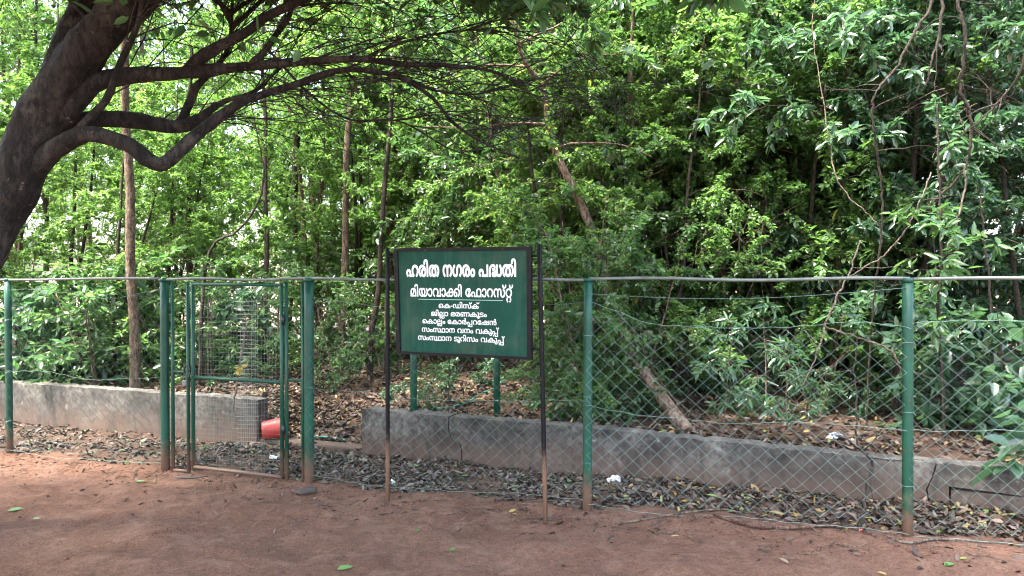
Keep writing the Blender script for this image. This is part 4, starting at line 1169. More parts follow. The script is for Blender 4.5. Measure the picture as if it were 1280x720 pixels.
def young_tree(seed, H, r0, t_base, spread, nb, nsub, per, leaf, aspect, bark, leafm, lean=.03, elev=(15, 60), droop=.1, sub=.34, forks=1, curl=.18, tilt=.5):
    """a young forest tree as (trunk mesh, crown mesh), its foot at the origin"""
    T = Tree(seed)
    r = T.r
    stems = []
    for f in range(forks):
        h = H * (1 if f == 0 else r.uniform(.7, .95))
        a = r.random() * 6.28
        dx, dy = math.cos(a) * lean * h * (1 + 2.2 * (f > 0)), math.sin(a) * lean * h * (1 + 2.2 * (f > 0))
        n = 12
        z = np.linspace(-.15, h, n)
        u = z.clip(0) / h
        pts = np.stack([dx * u ** 1.2 + np.cumsum(r.normal(0, .021 * h / 6, n)) + (.05 * math.cos(a) if f else 0), dy * u ** 1.2 + np.cumsum(r.normal(0, .021 * h / 6, n)) + (.05 * math.sin(a) if f else 0), z], 1)
        pts[:2, :2] = pts[1, :2] * .3
        pts = spline(pts, 3)
        T.trunk(pts, [r0 * (1.25 if f == 0 else .9), r0, r0 * .8, r0 * .5, r0 * .18], 8)
        stems.append(pts)
    for k in range(nb):
        pts = stems[k % forks]
        u = t_base + (1 - t_base) * (k + r.random() * .8) / nb
        p, d = T.along(pts, min(u, .995))
        az = k * 2.4 + r.normal(0, .5)
        el = R(r.uniform(*elev))
        prof = .45 + .65 * math.sin(math.pi * min(1, max(0, (u - t_base) / (1 - t_base) * .85 + .12)))
        ln = spread * prof * r.uniform(.6, 1.25)
        b = T.branch(p, (math.cos(az) * math.cos(el), math.sin(az) * math.cos(el), math.sin(el)), ln, max(.004, r0 * .28 * (1.15 - u)), 5, droop)
        T.dress(b, nsub, ln * sub, .2)
        T.twig(b[-1], b[-1] - b[-2], ln * .22)
    return T.tb.mesh("trunk"), T.leaves("crown", per, leaf, aspect, tilt, curl=curl), bark, leafm


PROTO = {
    'slim0': young_tree(101, 8.5, .046, .36, 1.35, 30, 7, 26, .085, .42, 'bark_slim', 'leaf_back'),
    'slim1': young_tree(102, 9.5, .055, .42, 1.5, 32, 7, 26, .095, .40, 'bark_slim', 'leaf_mid', .05),
    'slim2': young_tree(103, 7.5, .038, .30, 1.2, 28, 7, 24, .080, .46, 'bark_dark', 'leaf_back', .07),
    'bush0': young_tree(111, 5.6, .034, .13, 1.35, 46, 9, 62, .045, .62, 'bark_slim', 'leaf_bright', .05, (5, 55), .18, .36, 2),
    'bush1': young_tree(112, 4.6, .030, .12, 1.25, 42, 9, 62, .048, .58, 'bark_dark', 'leaf_bright', .07, (0, 50), .22, .36, 3),
    'dark0': young_tree(121, 5.2, .032, .15, 1.3, 38, 8, 40, .085, .42, 'bark_dark', 'leaf_dark', .06, (0, 50), .25, .36, 2, .25, .42),
    'dark1': young_tree(122, 6.4, .036, .22, 1.4, 40, 8, 36, .098, .38, 'bark_slim', 'leaf_dark', .05, (5, 55), .25, .36, 1, .3, .42),
    'mid0': young_tree(123, 5.8, .034, .18, 1.3, 38, 8, 52, .060, .48, 'bark_slim', 'leaf_mid', .06, (5, 55), .2, .36, 2),
    'tall0': young_tree(131, 12.0, .085, .40, 2.3, 44, 8, 30, .11, .42, 'bark_slim', 'leaf_back', .03, (10, 55), .1, .3),
    'tall1': young_tree(132, 10.5, .075, .34, 2.2, 42, 8, 28, .12, .45, 'bark_dark', 'leaf_mid', .04, (10, 55), .15, .3),
    'leafy0': young_tree(133, 7.5, .042, .14, 1.45, 48, 8, 48, .064, .45, 'bark_slim', 'leaf_back', .05, (0, 55), .15, .36, 2),
    'leafy1': young_tree(134, 6.0, .036, .12, 1.35, 44, 8, 46, .068, .42, 'bark_dark', 'leaf_back', .07, (0, 50), .2, .36, 2),
    'shrub0': young_tree(141, 1.5, .014, .10, .60, 20, 6, 11, .085, .42, 'bark_slim', 'leaf_mid', .10, (5, 60), .2, .4, 3),
    'shrub1': young_tree(142, 1.1, .012, .08, .50, 18, 5, 8, .120, .50, 'bark_dark', 'leaf_dark', .12, (0, 60), .3, .4, 3, .3),
    'shrub2': young_tree(143, 1.9, .014, .10, .65, 24, 7, 15, .050, .55, 'bark_slim', 'leaf_mid', .08, (0, 55), .15, .4, 2),
    'sapling0': young_tree(151, 1.3, .009, .30, .32, 9, 3, 6, .135, .26, 'bark_slim', 'leaf_dark', .10, (10, 60), .3, .5, 1, .35),
    'sapling1': young_tree(152, 2.4, .012, .40, .45, 12, 4, 6, .12, .34, 'bark_dark', 'leaf_mid', .08, (10, 60), .3, .45, 1, .3),
}


def plant(kind, px, d, scale=1.0, label=None, cat="tree", name="young_tree", group=None, rz=None, zs=1.0, bark=None, leafm=None, x=None, dz=0.0):
    tm, cm_, bk, lm = PROTO[kind]
    X = (px - 640) / 925 * d if x is None else x
    root = empty(name, (X, d, gz(X, d) - .02 + dz), label, cat, group, random.random() * 6.28 if rz is None else rz)
    root.scale = (scale, scale, scale * zs)
    for nm_, me, mt in (("trunk", tm, M[bark or bk]), ("crown", cm_, M[leafm or lm])):
        o = bpy.data.objects.new(nm_, me)
        if not me.materials:
            me.materials.append(mt)
        if me.materials[0] != mt:
            o.material_slots[0].link = 'OBJECT'
            o.material_slots[0].material = mt
        o.parent = root
        COL.objects.link(o)
    return root


LEFT_G = "slim forest trees behind the left fence and gate"
# slim trees whose bare stems show on the left, read off one by one: kind, px, distance, scale, turn, label
for kind, px, d, sc, lab, bk in (
    ('slim1', 172, 8.7, .95, "slim brown tree whose bare stem rises just left of the gate behind the wall", 'bark_slim'),
    ('slim0', 197, 13.0, 1.05, "pale thin tree whose stem rises behind the left gate post", 'bark_pale'),
    ('slim1', 427, 11.5, .95, "tall pale straight tree standing behind the fence between gate and sign", 'bark_pale'),
    ('slim1', 358, 13.0, 1.15, "dark straight tree standing behind the hinge side of the gate", 'bark_dark'),
    ('slim2', 462, 9.8, .95, "thin leaning brown tree standing just left of the sign", 'bark_dark'),
    ('slim0', 492, 12.2, 1.10, "thin brown tree whose stem passes behind the left sign post", 'bark_red'),
    ('slim2', 60, 12.0, 1.1, "slim dark tree behind the fence near the leftmost post", 'bark_dark'),
    ('slim2', 238, 11.0, .95, "crooked dark tree seen through the gate's latch side", 'bark_dark'),
    ('slim2', 330, 10.0, .9, "small dark tree seen through the gate beside the torn mesh strip", 'bark_dark'),
    ('slim1', 600, 11.0, 1.0, "slender tree behind the right half of the sign board", 'bark_slim'),
    ('slim0', 30, 18.0, 1.2, "tall slim tree far back at the left edge of the wood", 'bark_slim'),
    ('slim2', -30, 10.0, 1.1, "slim leafy tree close behind the fence at the far left", 'bark_slim'),
):
    plant(kind, px, d, sc, lab, group=LEFT_G, bark=bk).children[0].scale = (.72, .72, 1)

# bushy trees making the wall of leaves right of the sign
RG = "bushy forest trees behind the right fence"
for kind, px, d, sc, lab in (
    ('bush0', 800, 8.9, 1.05, "sunlit small-leaved bushy tree right of the leaning trunk"),
    ('bush1', 705, 8.3, .95, "small-leaved bushy tree just right of the sign board"),
    ('bush0', 900, 10.0, 1.15, "small-leaved bushy tree behind the cluster of reddish stems"),
    ('mid0', 960, 8.6, 1.0, "mid green bushy tree behind the middle of the right fence bay"),
    ('dark1', 1040, 8.2, 1.0, "glossy broad-leaved tree behind the pale leaning vines"),
    ('dark0', 1120, 7.6, 1.05, "glossy broad-leaved tree just behind the right green post"),
    ('dark1', 1215, 8.0, .80, "glossy broad-leaved tree right of the right green post"),
    ('dark0', 1290, 7.2, .85, "dark glossy tree at the right edge of the photo"),
    ('mid0', 1010, 10.6, 1.3, "larger mid green tree deeper behind the right fence"),
    ('bush1', 770, 11.0, 1.5, "larger small-leaved tree deep behind the leaning trunk"),
    ('dark1', 880, 12.5, 1.35, "dark tall tree deep behind the reddish stems"),
    ('mid0', 660, 10.2, 1.2, "mid green tree behind the right sign post"),
    ('bush0', 560, 10.8, .85, "small-leaved bush tree behind the sign board"),
    ('dark1', 1130, 11.5, 1.35, "dark tree deep behind the right green post"),
    ('mid0', 1250, 12.0, .85, "mid green tree deep in the wood at the right edge"),
    ('bush1', 845, 8.0, .85, "low sunlit small-leaved bushy tree close behind the right fence bay's left half"),
    ('bush0', 740, 9.6, 1.2, "tall small-leaved bushy tree behind the leaning trunk"),
    ('bush1', 930, 9.2, 1.25, "small-leaved bushy tree right of the reddish stems"),
    ('bush0', 860, 10.8, 1.35, "tall sunlit small-leaved tree behind the reddish stems"),
    ('bush0', 960, 10.2, 1.2, "small-leaved tree deep right of the reddish stems"),
    ('bush1', 1060, 8.8, 1.15, "small-leaved tree behind the pale vine on the right"),
    ('bush0', 1130, 10.0, 1.2, "small-leaved tree deep behind the crooked liana"),
    ('bush1', 1230, 9.4, 1.1, "small-leaved tree near the right edge behind the dark thin stem"),
    ('bush0', 690, 9.2, 1.1, "tall small-leaved tree behind the right sign post"),
    ('bush1', 800, 10.0, 1.3, "small-leaved tree deep right of the leaning trunk"),
    ('mid0', 1080, 9.4, 1.15, "mid green tree behind the dark forked liana"),
    ('dark0', 1165, 9.2, 1.2, "dark glossy tree behind the straight dark stem"),
    ('mid0', 820, 12.5, 1.5, "tall mid green tree far behind the leaning trunk"),
    ('bush1', 1000, 8.0, .9, "small-leaved tree close behind the right fence bay's right half"),
):
    plant(kind, px, d, sc, lab, group=RG)

# canopy farther back: rows of trees that fill the wood
BG = "trees deeper in the wood"
rb = np.random.default_rng(77)
DEEP = {'leafy0': "leafy light green tree deep in the wood", 'leafy1': "low leafy light green tree deep in the wood", 'tall0': "tall light green tree deep in the wood behind the slim trees", 'tall1': "tall mid green tree deep in the wood behind the bushy trees",
        'slim0': "slim light green tree deep in the wood", 'slim1': "slim mid green tree deep in the wood", 'dark1': "dark leafy tree deep in the wood", 'mid0': "mid green leafy tree deep in the wood"}
rows = [(11.5, -4.5, -1.0, 1.5), (13.5, -1.0, 9, 1.6), (16.0, -9, 8, 2.0), (19.0, -6, 1, 2.2)]
for d, x0, x1, st in rows:
    x = x0
    while x < x1:
        k = rb.choice(['tall0', 'tall1', 'slim1', 'leafy0', 'mid0', 'dark1', 'leafy1'], p=[.2, .16, .1, .2, .12, .1, .12])
        if x < 0:
            k = rb.choice(['leafy0', 'leafy1', 'tall0', 'slim0'], p=[.42, .30, .16, .12])
        xx, dd = x + rb.normal(0, .4), d + rb.normal(0, .8)
        q = 640 + 925 * xx / dd
        if 312 < q < 372 or (q < 80 and rb.random() < .5) or (q > 1150 and rb.random() < .7):
            x += st
            continue
        plant(k, 0, dd, rb.uniform(.85, 1.15) * (1.35 if k in ('mid0', 'dark1', 'leafy1') else 1), DEEP[k], group=BG, x=xx)
        x += st * rb.uniform(.75, 1.3)
for xx, dd, k in ((-11, 19, 'tall0'), (-8.2, 21, 'tall0'), (-5.6, 20, 'slim1'), (-3.0, 21.5, 'tall0'), (-14, 17.5, 'tall1'), (-9.5, 15.0, 'slim0'), (-7.0, 17.0, 'slim0')):
    plant(k, 0, dd, 1.0, DEEP[k], group=BG, x=xx)
# woods far beyond the clearing close the view low on the horizon
FAR = "trees beyond the clearing"
for k in range(26):
    xx = -46 + k * 3.6 + rb.normal(0, .8)
    plant(rb.choice(['tall0', 'tall1']), 0, 46 + rb.normal(0, 3), rb.uniform(.8, 1.15), "distant tree beyond the sunlit clearing behind the wood", group=FAR, x=xx)

LF = "leafy trees low in the wood behind the left fence"
for kind, px, d, sc, lab in (
    ('leafy0', 20, 13.0, 1.0, "leafy light green tree behind the leftmost fence post"),
    ('leafy1', 85, 11.0, .85, "small leafy tree in the middle of the left fence bay"),
    ('leafy1', 140, 9.6, .68, "small leafy tree close behind the wall left of the bare brown stem"),
    ('leafy1', 205, 10.4, .72, "small leafy tree close behind the left gate post"),
    ('leafy0', 150, 17.5, 1.1, "leafy tree far back left of the slim brown stem"),
    ('leafy1', 225, 13.5, 1.0, "leafy tree behind the left gate post"),
    ('leafy0', 285, 18.5, 1.1, "leafy tree far back above the gate"),
    ('leafy1', 330, 14.5, 1.05, "leafy tree behind the hinge side of the gate"),
    ('leafy0', 395, 15.0, 1.0, "leafy tree behind the right gate post"),
    ('leafy1', 450, 12.5, 1.0, "leafy tree behind the thin leaning brown tree"),
    ('leafy0', 510, 13.0, 1.05, "leafy tree behind the left sign post"),
    ('leafy1', 585, 14.0, 1.2, "leafy tree behind the sign board"),
    ('leafy0', 650, 15.5, 1.2, "leafy tree far back behind the right sign post"),
    ('leafy0', -40, 15.0, 1.1, "leafy tree at the left edge of the wood"),
    ('leafy1', 10, 20.0, 1.3, "leafy tree at the far edge of the wood on the left"),
):
    plant(kind, px, d, sc, lab, group=LF)

# unseen trees added beyond the left edge and behind the viewer to shade the path
for k, xx, dd, sc in (('tall1', -6.6, 3.6, .8), ('tall1', -8.6, 3.2, .85), ('tall0', -8.2, .2, .9), ('tall1', -5.0, -2.2, .95), ('tall0', -9.8, 5.4, .8), ('tall1', -5.6, 1.0, .8), ('tall0', -2.2, -.8, .85), ('leafy0', -6.5, -6.5, 1.3)):
    plant(k, 0, dd, sc, "unseen shade tree added beside the path", group="added shade trees along the path", x=xx)

# undergrowth ------------------------------------------------------
UG = "shrubs and saplings behind the wall"
for kind, px, d, sc, lab, nm_ in (
    ('shrub1', 25, 8.9, 1.0, "broad-leaved shrub behind the wall at the far left post", "shrub"),
    ('shrub1', 70, 9.3, 1.3, "broad-leaved shrub behind the left wall in the middle of the left fence bay", "shrub"),
    ('shrub0', 120, 8.8, 1.0, "leafy shrub behind the wall left of the slim brown stem", "shrub"),
    ('shrub1', 150, 10.2, 1.2, "broad-leaved shrub farther back left of the slim brown stem", "shrub"),
    ('shrub0', 30, 10.6, 1.3, "leafy shrub farther back behind the left fence bay", "shrub"),
    ('shrub0', 200, 9.6, 1.1, "leafy shrub behind the left gate post", "shrub"),
    ('shrub2', 260, 9.0, .8, "small leafy shrub seen through the latch side of the gate", "shrub"),
    ('shrub1', 285, 10.0, 1.0, "broad-leaved shrub seen through the middle of the gate", "shrub"),
    ('shrub2', 345, 9.6, .85, "small-leaved shrub seen through the hinge side of the gate", "shrub"),
    ('shrub2', 425, 9.4, .80, "feathery shrub standing between the gate and the sign", "shrub"),
    ('shrub2', 400, 11.4, 1.0, "feathery shrub farther back right of the gate", "shrub"),
    ('shrub0', 560, 12.0, 1.2, "leafy shrub behind the sign board", "shrub"),
    ('shrub2', 690, 8.4, 1.0, "small-leaved shrub just right of the right sign post", "shrub"),
    ('shrub2', 760, 8.0, .95, "small-leaved shrub left of the leaning trunk's foot", "shrub"),
    ('shrub2', 840, 8.2, .85, "small-leaved shrub right of the leaning trunk", "shrub"),
    ('shrub2', 752, 6.75, .9, "small-leaved shrub hiding the middle of the leaning trunk", "shrub"),
    ('shrub2', 722, 7.0, 1.0, "small-leaved shrub beside the third green post in front of the leaning trunk", "shrub"),
    ('shrub2', 792, 7.3, .95, "small-leaved shrub right of the leaning trunk's hidden middle", "shrub"),
    ('shrub2', 735, 6.9, 1.1, "tall small-leaved shrub in front of the leaning trunk above the rail", "shrub"),
    ('shrub0', 480, 10.2, 1.1, "leafy shrub behind the left sign post", "shrub"),
    ('shrub2', 375, 12.5, 1.3, "feathery shrub far back behind the right gate post", "shrub"),
    ('shrub0', 440, 13.0, 1.5, "leafy shrub far back between the gate and the sign", "shrub"),
    ('shrub2', 230, 12.5, 1.4, "small-leaved shrub far back behind the gate's latch", "shrub"),
    ('shrub0', 300, 13.0, 1.4, "leafy shrub far back seen through the gate", "shrub"),
    ('bush1', 738, 6.75, .42, "dense small-leaved shrub hiding the middle of the leaning trunk beside the third green post", "shrub"),
    ('sapling0', 905, 6.55, .75, "long-leaved sapling behind the wall in the middle of the right bay", "sapling"),
    ('sapling0', 960, 6.9, .85, "long-leaved sapling behind the wall right of the middle of the right bay", "sapling"),
    ('sapling0', 985, 6.3, .60, "short long-leaved sapling close behind the wall", "sapling"),
    ('shrub0', 935, 8.2, .9, "leafy shrub among the reddish stems", "shrub"),
    ('sapling1', 1060, 7.6, .9, "thin sapling left of the right green post", "sapling"),
    ('shrub1', 1010, 9.2, 1.2, "broad-leaved shrub deep behind the right bay", "shrub"),
    ('shrub1', 1110, 8.6, 1.2, "broad-leaved shrub deep behind the right green post", "shrub"),
    ('shrub1', 1190, 6.6, .9, "broad-leaved shrub behind the wall right of the right green post", "shrub"),
    ('sapling1', 1182, 6.0, .8, "thin bare-stemmed sapling behind the wall right of the right green post", "sapling"),
    ('shrub1', 1262, 6.2, 1.0, "broad-leaved shrub behind the wall at the right edge", "shrub"),
):
    plant(kind, px, d, sc, lab, "shrub" if nm_ == "shrub" else "sapling", nm_, UG)

# the wood goes on beyond both edges of the photo
for k, xx, dd, sc in (('dark0', 7.2, 7.4, 1.1), ('bush0', 8.6, 8.6, 1.2), ('mid0', 10.2, 10.0, 1.3), ('tall1', 9.4, 12.5, .9), ('dark1', 12.0, 11.5, 1.2), ('leafy0', -8.0, 9.6, .9), ('leafy1', -9.8, 11.2, 1.0), ('slim0', -8.6, 12.2, 1.0), ('leafy0', -11.5, 13.5, 1.1), ('tall0', -13.0, 12.0, .9)):
    plant(k, 0, dd, sc, "tree of the wood standing just outside the photo behind the fence", group="trees beyond the edges of the photo", x=xx)
# seedlings on the floor of the wood
rs = np.random.default_rng(88)
for k in range(34):
    d = 6.9 + 4 * rs.random() ** 1.4
    px = rs.uniform(430, 1290)
    if d < wall_d(px) + .35:
        d = wall_d(px) + .4 + rs.random()
    plant(['shrub0', 'shrub1', 'sapling0'][k % 3], px, d, rs.uniform(.16, .34) * (1.3 if k % 3 == 2 else 1), "tiny green seedling on the leafy floor behind the long wall", "seedling", "seedling", "seedlings on the floor of the wood")
# ---- leaning tree just behind the wall -----------------------------------
T = Tree(301)
pts = [P(868, 548, 6.45), P(822, 490, 6.75), P(785, 430, 7.0), P(757, 345, 7.2), P(735, 275, 7.3), P(703, 208, 7.35), P(686, 165, 7.3), P(681, 115, 7.2), P(655, 75, 7.1), P(640, 20, 7.0), P(630, -60, 6.9)]
pts[0].z = gz(pts[0].x, pts[0].y) - .1
tp = spline(pts, 5)
T.trunk(tp, [.070, .064, .055, .047, .041, .037, .032, .027, .020, .014, .009], 10)
for t, dv, ln in ((.55, (.8, .2, .5), 1.0), (.62, (-.9, -.2, .1), 1.3), (.72, (.7, -.3, .4), 1.0), (.78, (-.8, .2, .3), 1.3), (.84, (.9, .1, .3), 1.2), (.88, (-.6, -.5, .4), 1.2), (.92, (.6, -.3, .5), 1.1), (.96, (-.5, .3, .6), 1.2), (.99, (.3, -.5, .8), 1.1), (.75, (.2, .8, .3), 1.1), (.9, (.1, -.8, .1), 1.0)):
    p, d = T.along(tp, t)
    b = T.branch(p, dv, ln, .014, 6, .08)
    T.dress(b, 9, .38, .25)
LT = empty("leaning_tree", (tp[0][0], tp[0][1], gz(tp[0][0], tp[0][1])), "pale leaning tree whose trunk slants up left from behind the wall to above the sign", "tree")
link("trunk", T.tb.mesh("trunk"), M['bark_pale'], LT)
link("crown", T.leaves("crown", 16, .085, .42), M['leaf_mid'], LT)

# ---- cluster of reddish stems -------------------------------------------
T = Tree(311)
cx, cy = P(908, 400, 8.8).x, 8.8
zg = gz(cx, cy)
for k in range(7):
    a = k * .9
    x0, y0 = cx + (-.26 + .085 * k), cy + .18 * math.sin(k * 2.3)
    n = 9
    zz = np.linspace(zg - .15, zg + 3.1 + .3 * math.sin(k * 3), n)
    pp_ = np.stack([x0 + np.cumsum(T.r.normal(.006 * (k - 3), .02, n)), y0 + np.cumsum(T.r.normal(0, .02, n)), zz], 1)
    pp_ = spline(pp_, 3)
    T.trunk(pp_, [.046, .040, .036, .026, .016], 7)
    for t in (.7, .8, .88, .95, .99):
        p, d = T.along(pp_, t)
        b = T.branch(p, (T.r.normal(), T.r.normal(), .5), .75, .008, 4)
        T.dress(b, 5, .3, .3)
CT = empty("multi_stem_tree", (cx, cy, zg), "tree of clustered reddish brown upright stems behind the middle of the right fence", "tree")
link("trunk", T.tb.mesh("trunk"), M['bark_red'], CT)
link("crown", T.leaves("crown", 16, .060, .5), M['leaf_mid'], CT)
T = Tree(312)            # tangle of dead twigs hanging in it
for k in range(75):
    p = np.array((cx + T.r.normal(.12, .24), cy - .25 + T.r.normal(0, .12), zg + T.r.uniform(1.15, 2.1)))
    T.branch(p, T.r.normal(0, 1, 3) * np.array((1.2, .5, .7)), T.r.uniform(.25, .6), .0042, 6, .25, .45, 4)
link("dead_twigs", T.tb.mesh("dead_twigs"), M['dry_twig'], CT)

SIDES = []
# ---- big tree leaning over the path at the left ----------------------------
T = Tree(401)
D0 = 4.5
def L3(lst):
    return [P(*q) for q in lst]
foot = P(-190, 640, D0)
tk = L3([(-190, 660, D0), (-110, 470, D0), (-40, 330, D0), (14, 232, D0), (62, 130, 4.45), (110, 60, 4.4), (168, -10, 4.35), (240, -120, 4.25), (300, -260, 4.2), (330, -420, 4.2)])
tk[0].z = gz(tk[0].x, tk[0].y) - .15
main = spline(tk, 16)
T.trunk(main, [.24, .19, .160, .148, .134, .112, .100, .09, .078, .055], 36)
tk2 = L3([(40, 180, D0 + .02), (78, 88, 4.55), (100, 30, 4.6), (128, -40, 4.65), (150, -150, 4.7), (140, -300, 4.8)])
sec = spline(tk2, 16)
T.trunk(sec, [.095, .102, .096, .088, .075, .055], 28)
limbs = []
SIDES += [36, 28]
def limb(lst, rad, sides=10, n=9):
    pts = spline(L3(lst), n)
    T.trunk(pts, rad, sides)
    SIDES.append(sides)
    limbs.append(pts)
    return pts
A_ = limb([(58, 170, D0), (88, 136, 4.45), (118, 104, 4.45), (152, 96, 4.5), (190, 93, 4.52), (230, 91, 4.55), (265, 88, 4.6), (300, 84, 4.65), (345, 80, 4.7), (395, 76, 4.75), (450, 74, 4.8), (500, 80, 4.85), (560, 82, 4.9), (610, 88, 5.0), (650, 104, 5.05)],
      [.075, .066, .056, .050, .046, .042, .037, .032, .027, .024, .022, .018, .014, .010, .006], 12)
C_ = limb([(40, 215, D0), (64, 192, 4.42), (86, 176, 4.38), (108, 168, 4.36), (136, 172, 4.36), (165, 184, 4.38), (186, 201, 4.4), (204, 205, 4.42), (222, 190, 4.45), (246, 168, 4.5), (272, 148, 4.55), (302, 128, 4.6), (332, 117, 4.65), (362, 108, 4.7), (400, 95, 4.75), (432, 87, 4.8), (470, 90, 4.85), (500, 97, 4.9), (540, 122, 4.95), (565, 152, 5.0), (600, 176, 5.05), (650, 198, 5.1)],
      [.070, .062, .055, .048, .046, .046, .045, .044, .042, .038, .034, .029, .026, .024, .022, .020, .018, .016, .013, .011, .009, .006], 12)
B_ = limb([(52, 165, D0 + .1), (88, 153, 4.6), (125, 149, 4.65), (165, 150, 4.7), (200, 156, 4.7), (230, 157, 4.72), (250, 147, 4.75), (278, 128, 4.8), (312, 117, 4.85), (334, 104, 4.9)],
      [.07, .062, .054, .052, .050, .044, .026, .018, .014, .009], 12)
D_ = limb([(232, 92, 4.55), (246, 76, 4.55), (270, 60, 4.55), (305, 42, 4.55), (335, 20, 4.55), (372, 2, 4.55), (430, -30, 4.6), (500, -70, 4.7)],
      [.040, .038, .034, .031, .029, .026, .02, .012], 10)
E_ = limb([(312, 82, 4.65), (332, 62, 4.7), (346, 42, 4.75), (360, 22, 4.8), (372, -4, 4.85), (400, -50, 4.9)], [.022, .020, .018, .016, .013, .008], 8)
F_ = limb([(222, 158, 4.72), (236, 130, 4.75), (246, 108, 4.8), (262, 92, 4.85), (285, 60, 4.9), (290, 10, 5.0), (292, -50, 5.1)], [.032, .028, .024, .02, .016, .012, .008], 8)
G_ = limb([(90, 172, 4.4), (112, 148, 4.38), (134, 122, 4.36), (150, 80, 4.35), (172, 30, 4.3), (180, -20, 4.25)], [.030, .026, .022, .019, .016, .011], 8)
H_ = limb([(432, 88, 4.8), (452, 104, 4.8), (500, 96, 4.9), (540, 112, 4.95), (590, 118, 5.0), (640, 112, 5.1), (700, 130, 5.2)], [.012, .011, .010, .009, .007, .005, .003], 6)
I_ = limb([(335, 62, 4.7), (390, 120, 4.8), (440, 150, 4.85), (500, 152, 4.9), (560, 185, 5.0), (605, 200, 5.1)], [.009, .008, .007, .006, .005, .003], 6)
J_ = limb([(450, 76, 4.8), (480, 62, 4.8), (520, 48, 4.85), (560, 40, 4.9), (620, 36, 5.0)], [.010, .009, .008, .006, .003], 6)
NBARK = len(T.tb.V)
BARKC = []
for v in T.tb.V:                       # centre line of each ring, to push bark in and out
    if len(v) == 1:
        BARKC.append((v, 1))
        continue
    sd_ = SIDES.pop(0)
    BARKC.append((v.reshape(-1, sd_, 3).mean(1), sd_))
# finer boughs that fan out to the right and hang a little
tw0 = len(T.tw_p)
for pts in limbs:
    ln = np.linalg.norm(pts[-1] - pts[0])
    for k in range(int(5 + ln * 8)):
        t = .40 + .60 * T.r.random()
        p, d = T.along(pts, min(t, .99))
        dv = unit(d * .9 + np.array((.55, .15, .12)) + T.r.normal(0, .42, 3))
        mk = T.mark()
        b = T.branch(p, dv, T.r.uniform(.6, 2.1), .0046, 14, .13, .22, 5)
        if (b[:, 2] < 1.6 + b[:, 1] * (.095 if p[0] < -.6 else .15)).any():      # boughs end well above the sign
            T.undo(mk)
            continue
        for j in range(T.r.integers(0, 4)):
            p2, d2 = T.along(b, .25 + .7 * T.r.random())
            mk = T.mark()
            c = T.branch(p2, unit(d2 + T.r.normal(0, .55, 3)), T.r.uniform(.3, .8), .0026, 8, .15, .30, 4)
            if (c[:, 2] < 1.6 + c[:, 1] * .09).any():
                T.undo(mk)
                continue
            if c[-1][2] > 1.6 + .30 * c[-1][1] and T.r.random() < .5:
                T.dress(c, 3, .16, .5)
# the crown above the picture, over the path
heads = [(main, .55, 1.0, 60), (sec, .5, 1.0, 34), (D_, .6, 1.0, 14), (E_, .7, 1.0, 8), (F_, .75, 1.0, 8), (G_, .6, 1, 7)]
for pts, t0, t1, cnt in heads:
    for k in range(cnt):
        t = t0 + (t1 - t0) * T.r.random()
        p, d = T.along(pts, min(t, .995))
        az, el = T.r.uniform(-.9, 2.6) if k % 4 else T.r.uniform(2.4, 4.6), R(T.r.uniform(2, 55))
        dv = (math.cos(az) * math.cos(el), math.sin(az) * math.cos(el) * .9, math.sin(el))
        ln = T.r.uniform(1.4, 4.2) if cnt > 20 else T.r.uniform(.8, 2.2)
        mk = T.mark()
        b = T.branch(p, dv, ln, .018, 9, .06, .2, 5)
        if ((b[:, 2] < 1.6 + .36 * b[:, 1]) & (b[:, 1] > 0))[2:].any():
            T.undo(mk)
            continue
        T.dress(b, int(7 + ln * 5), .55, .25, .004)
for k in range(150):          # crown boughs over the path and the viewer, unseen, added for their shade
    p, d = T.along(main, min(.70 + .30 * T.r.random(), .995))
    az, el = (T.r.uniform(-2.3, .45) if k < 80 else T.r.uniform(1.9, 4.3)), R(T.r.uniform(4, 45) if k < 80 else T.r.uniform(8, 40))
    ln = T.r.uniform(1.6, 5.2)
    mk = T.mark()
    b = T.branch(p, (math.cos(az) * math.cos(el), math.sin(az) * math.cos(el) * .8, math.sin(el)), ln, .018, 10, .05, .18, 5)
    if ((b[:, 2] < 1.6 + .40 * b[:, 1]) & (b[:, 1] > 0))[1:].any():
        T.undo(mk)
        continue
    T.dress(b, int(6 + ln * 4.5), .6, .2, .004)
BT = empty("overhanging_tree", (foot.x, foot.y, gz(foot.x, foot.y)), "big dark tree leaning in from the left with long crooked boughs over the fence", "tree")
# knots, ridges and swellings of the old bark
bv = np.concatenate(T.tb.V)
nb_ = sum(len(v) for v in T.tb.V[:NBARK])
q = bv[:nb_]
amp = .016 * vnoise(q[:, 0] * 1.0 + q[:, 1], q[:, 2] * .6, .16) + .010 * vnoise(q[:, 0] + 5, q[:, 2] + q[:, 1], .07) + .006 * vnoise(q[:, 0] - q[:, 1], q[:, 2] + 3, .03)
cen = np.concatenate([np.repeat(c, m, 0) for c, m in BARKC])
out_ = q - cen
ln_ = np.linalg.norm(out_, axis=1)[:, None]
bv[:nb_] = q + out_ / (ln_ + 1e-6) * (amp[:, None] * np.clip(ln_ / .06, 0, 1.6))
T.tb.V = [bv]
link("trunk", T.tb.mesh("trunk"), M['bark_big'], BT)


def keep_fn(b):
    # the crown hangs down to the branch tips; thin out what would dangle below them
    r = np.random.default_rng(5)
    hang = .43 + .10 * vnoise(b[:, 0], b[:, 1], .8) - .10 * smooth01((b[:, 0] + .6) / .8) * smooth01((1.4 - b[:, 0]) / .5)
    low = b[:, 2] < 1.6 + hang * b[:, 1]
    return ~low | (r.random(len(b)) < .05)


link("crown", T.leaves("crown", 21, .10, .42, .5, keep_fn), M['leaf_mid'], BT)

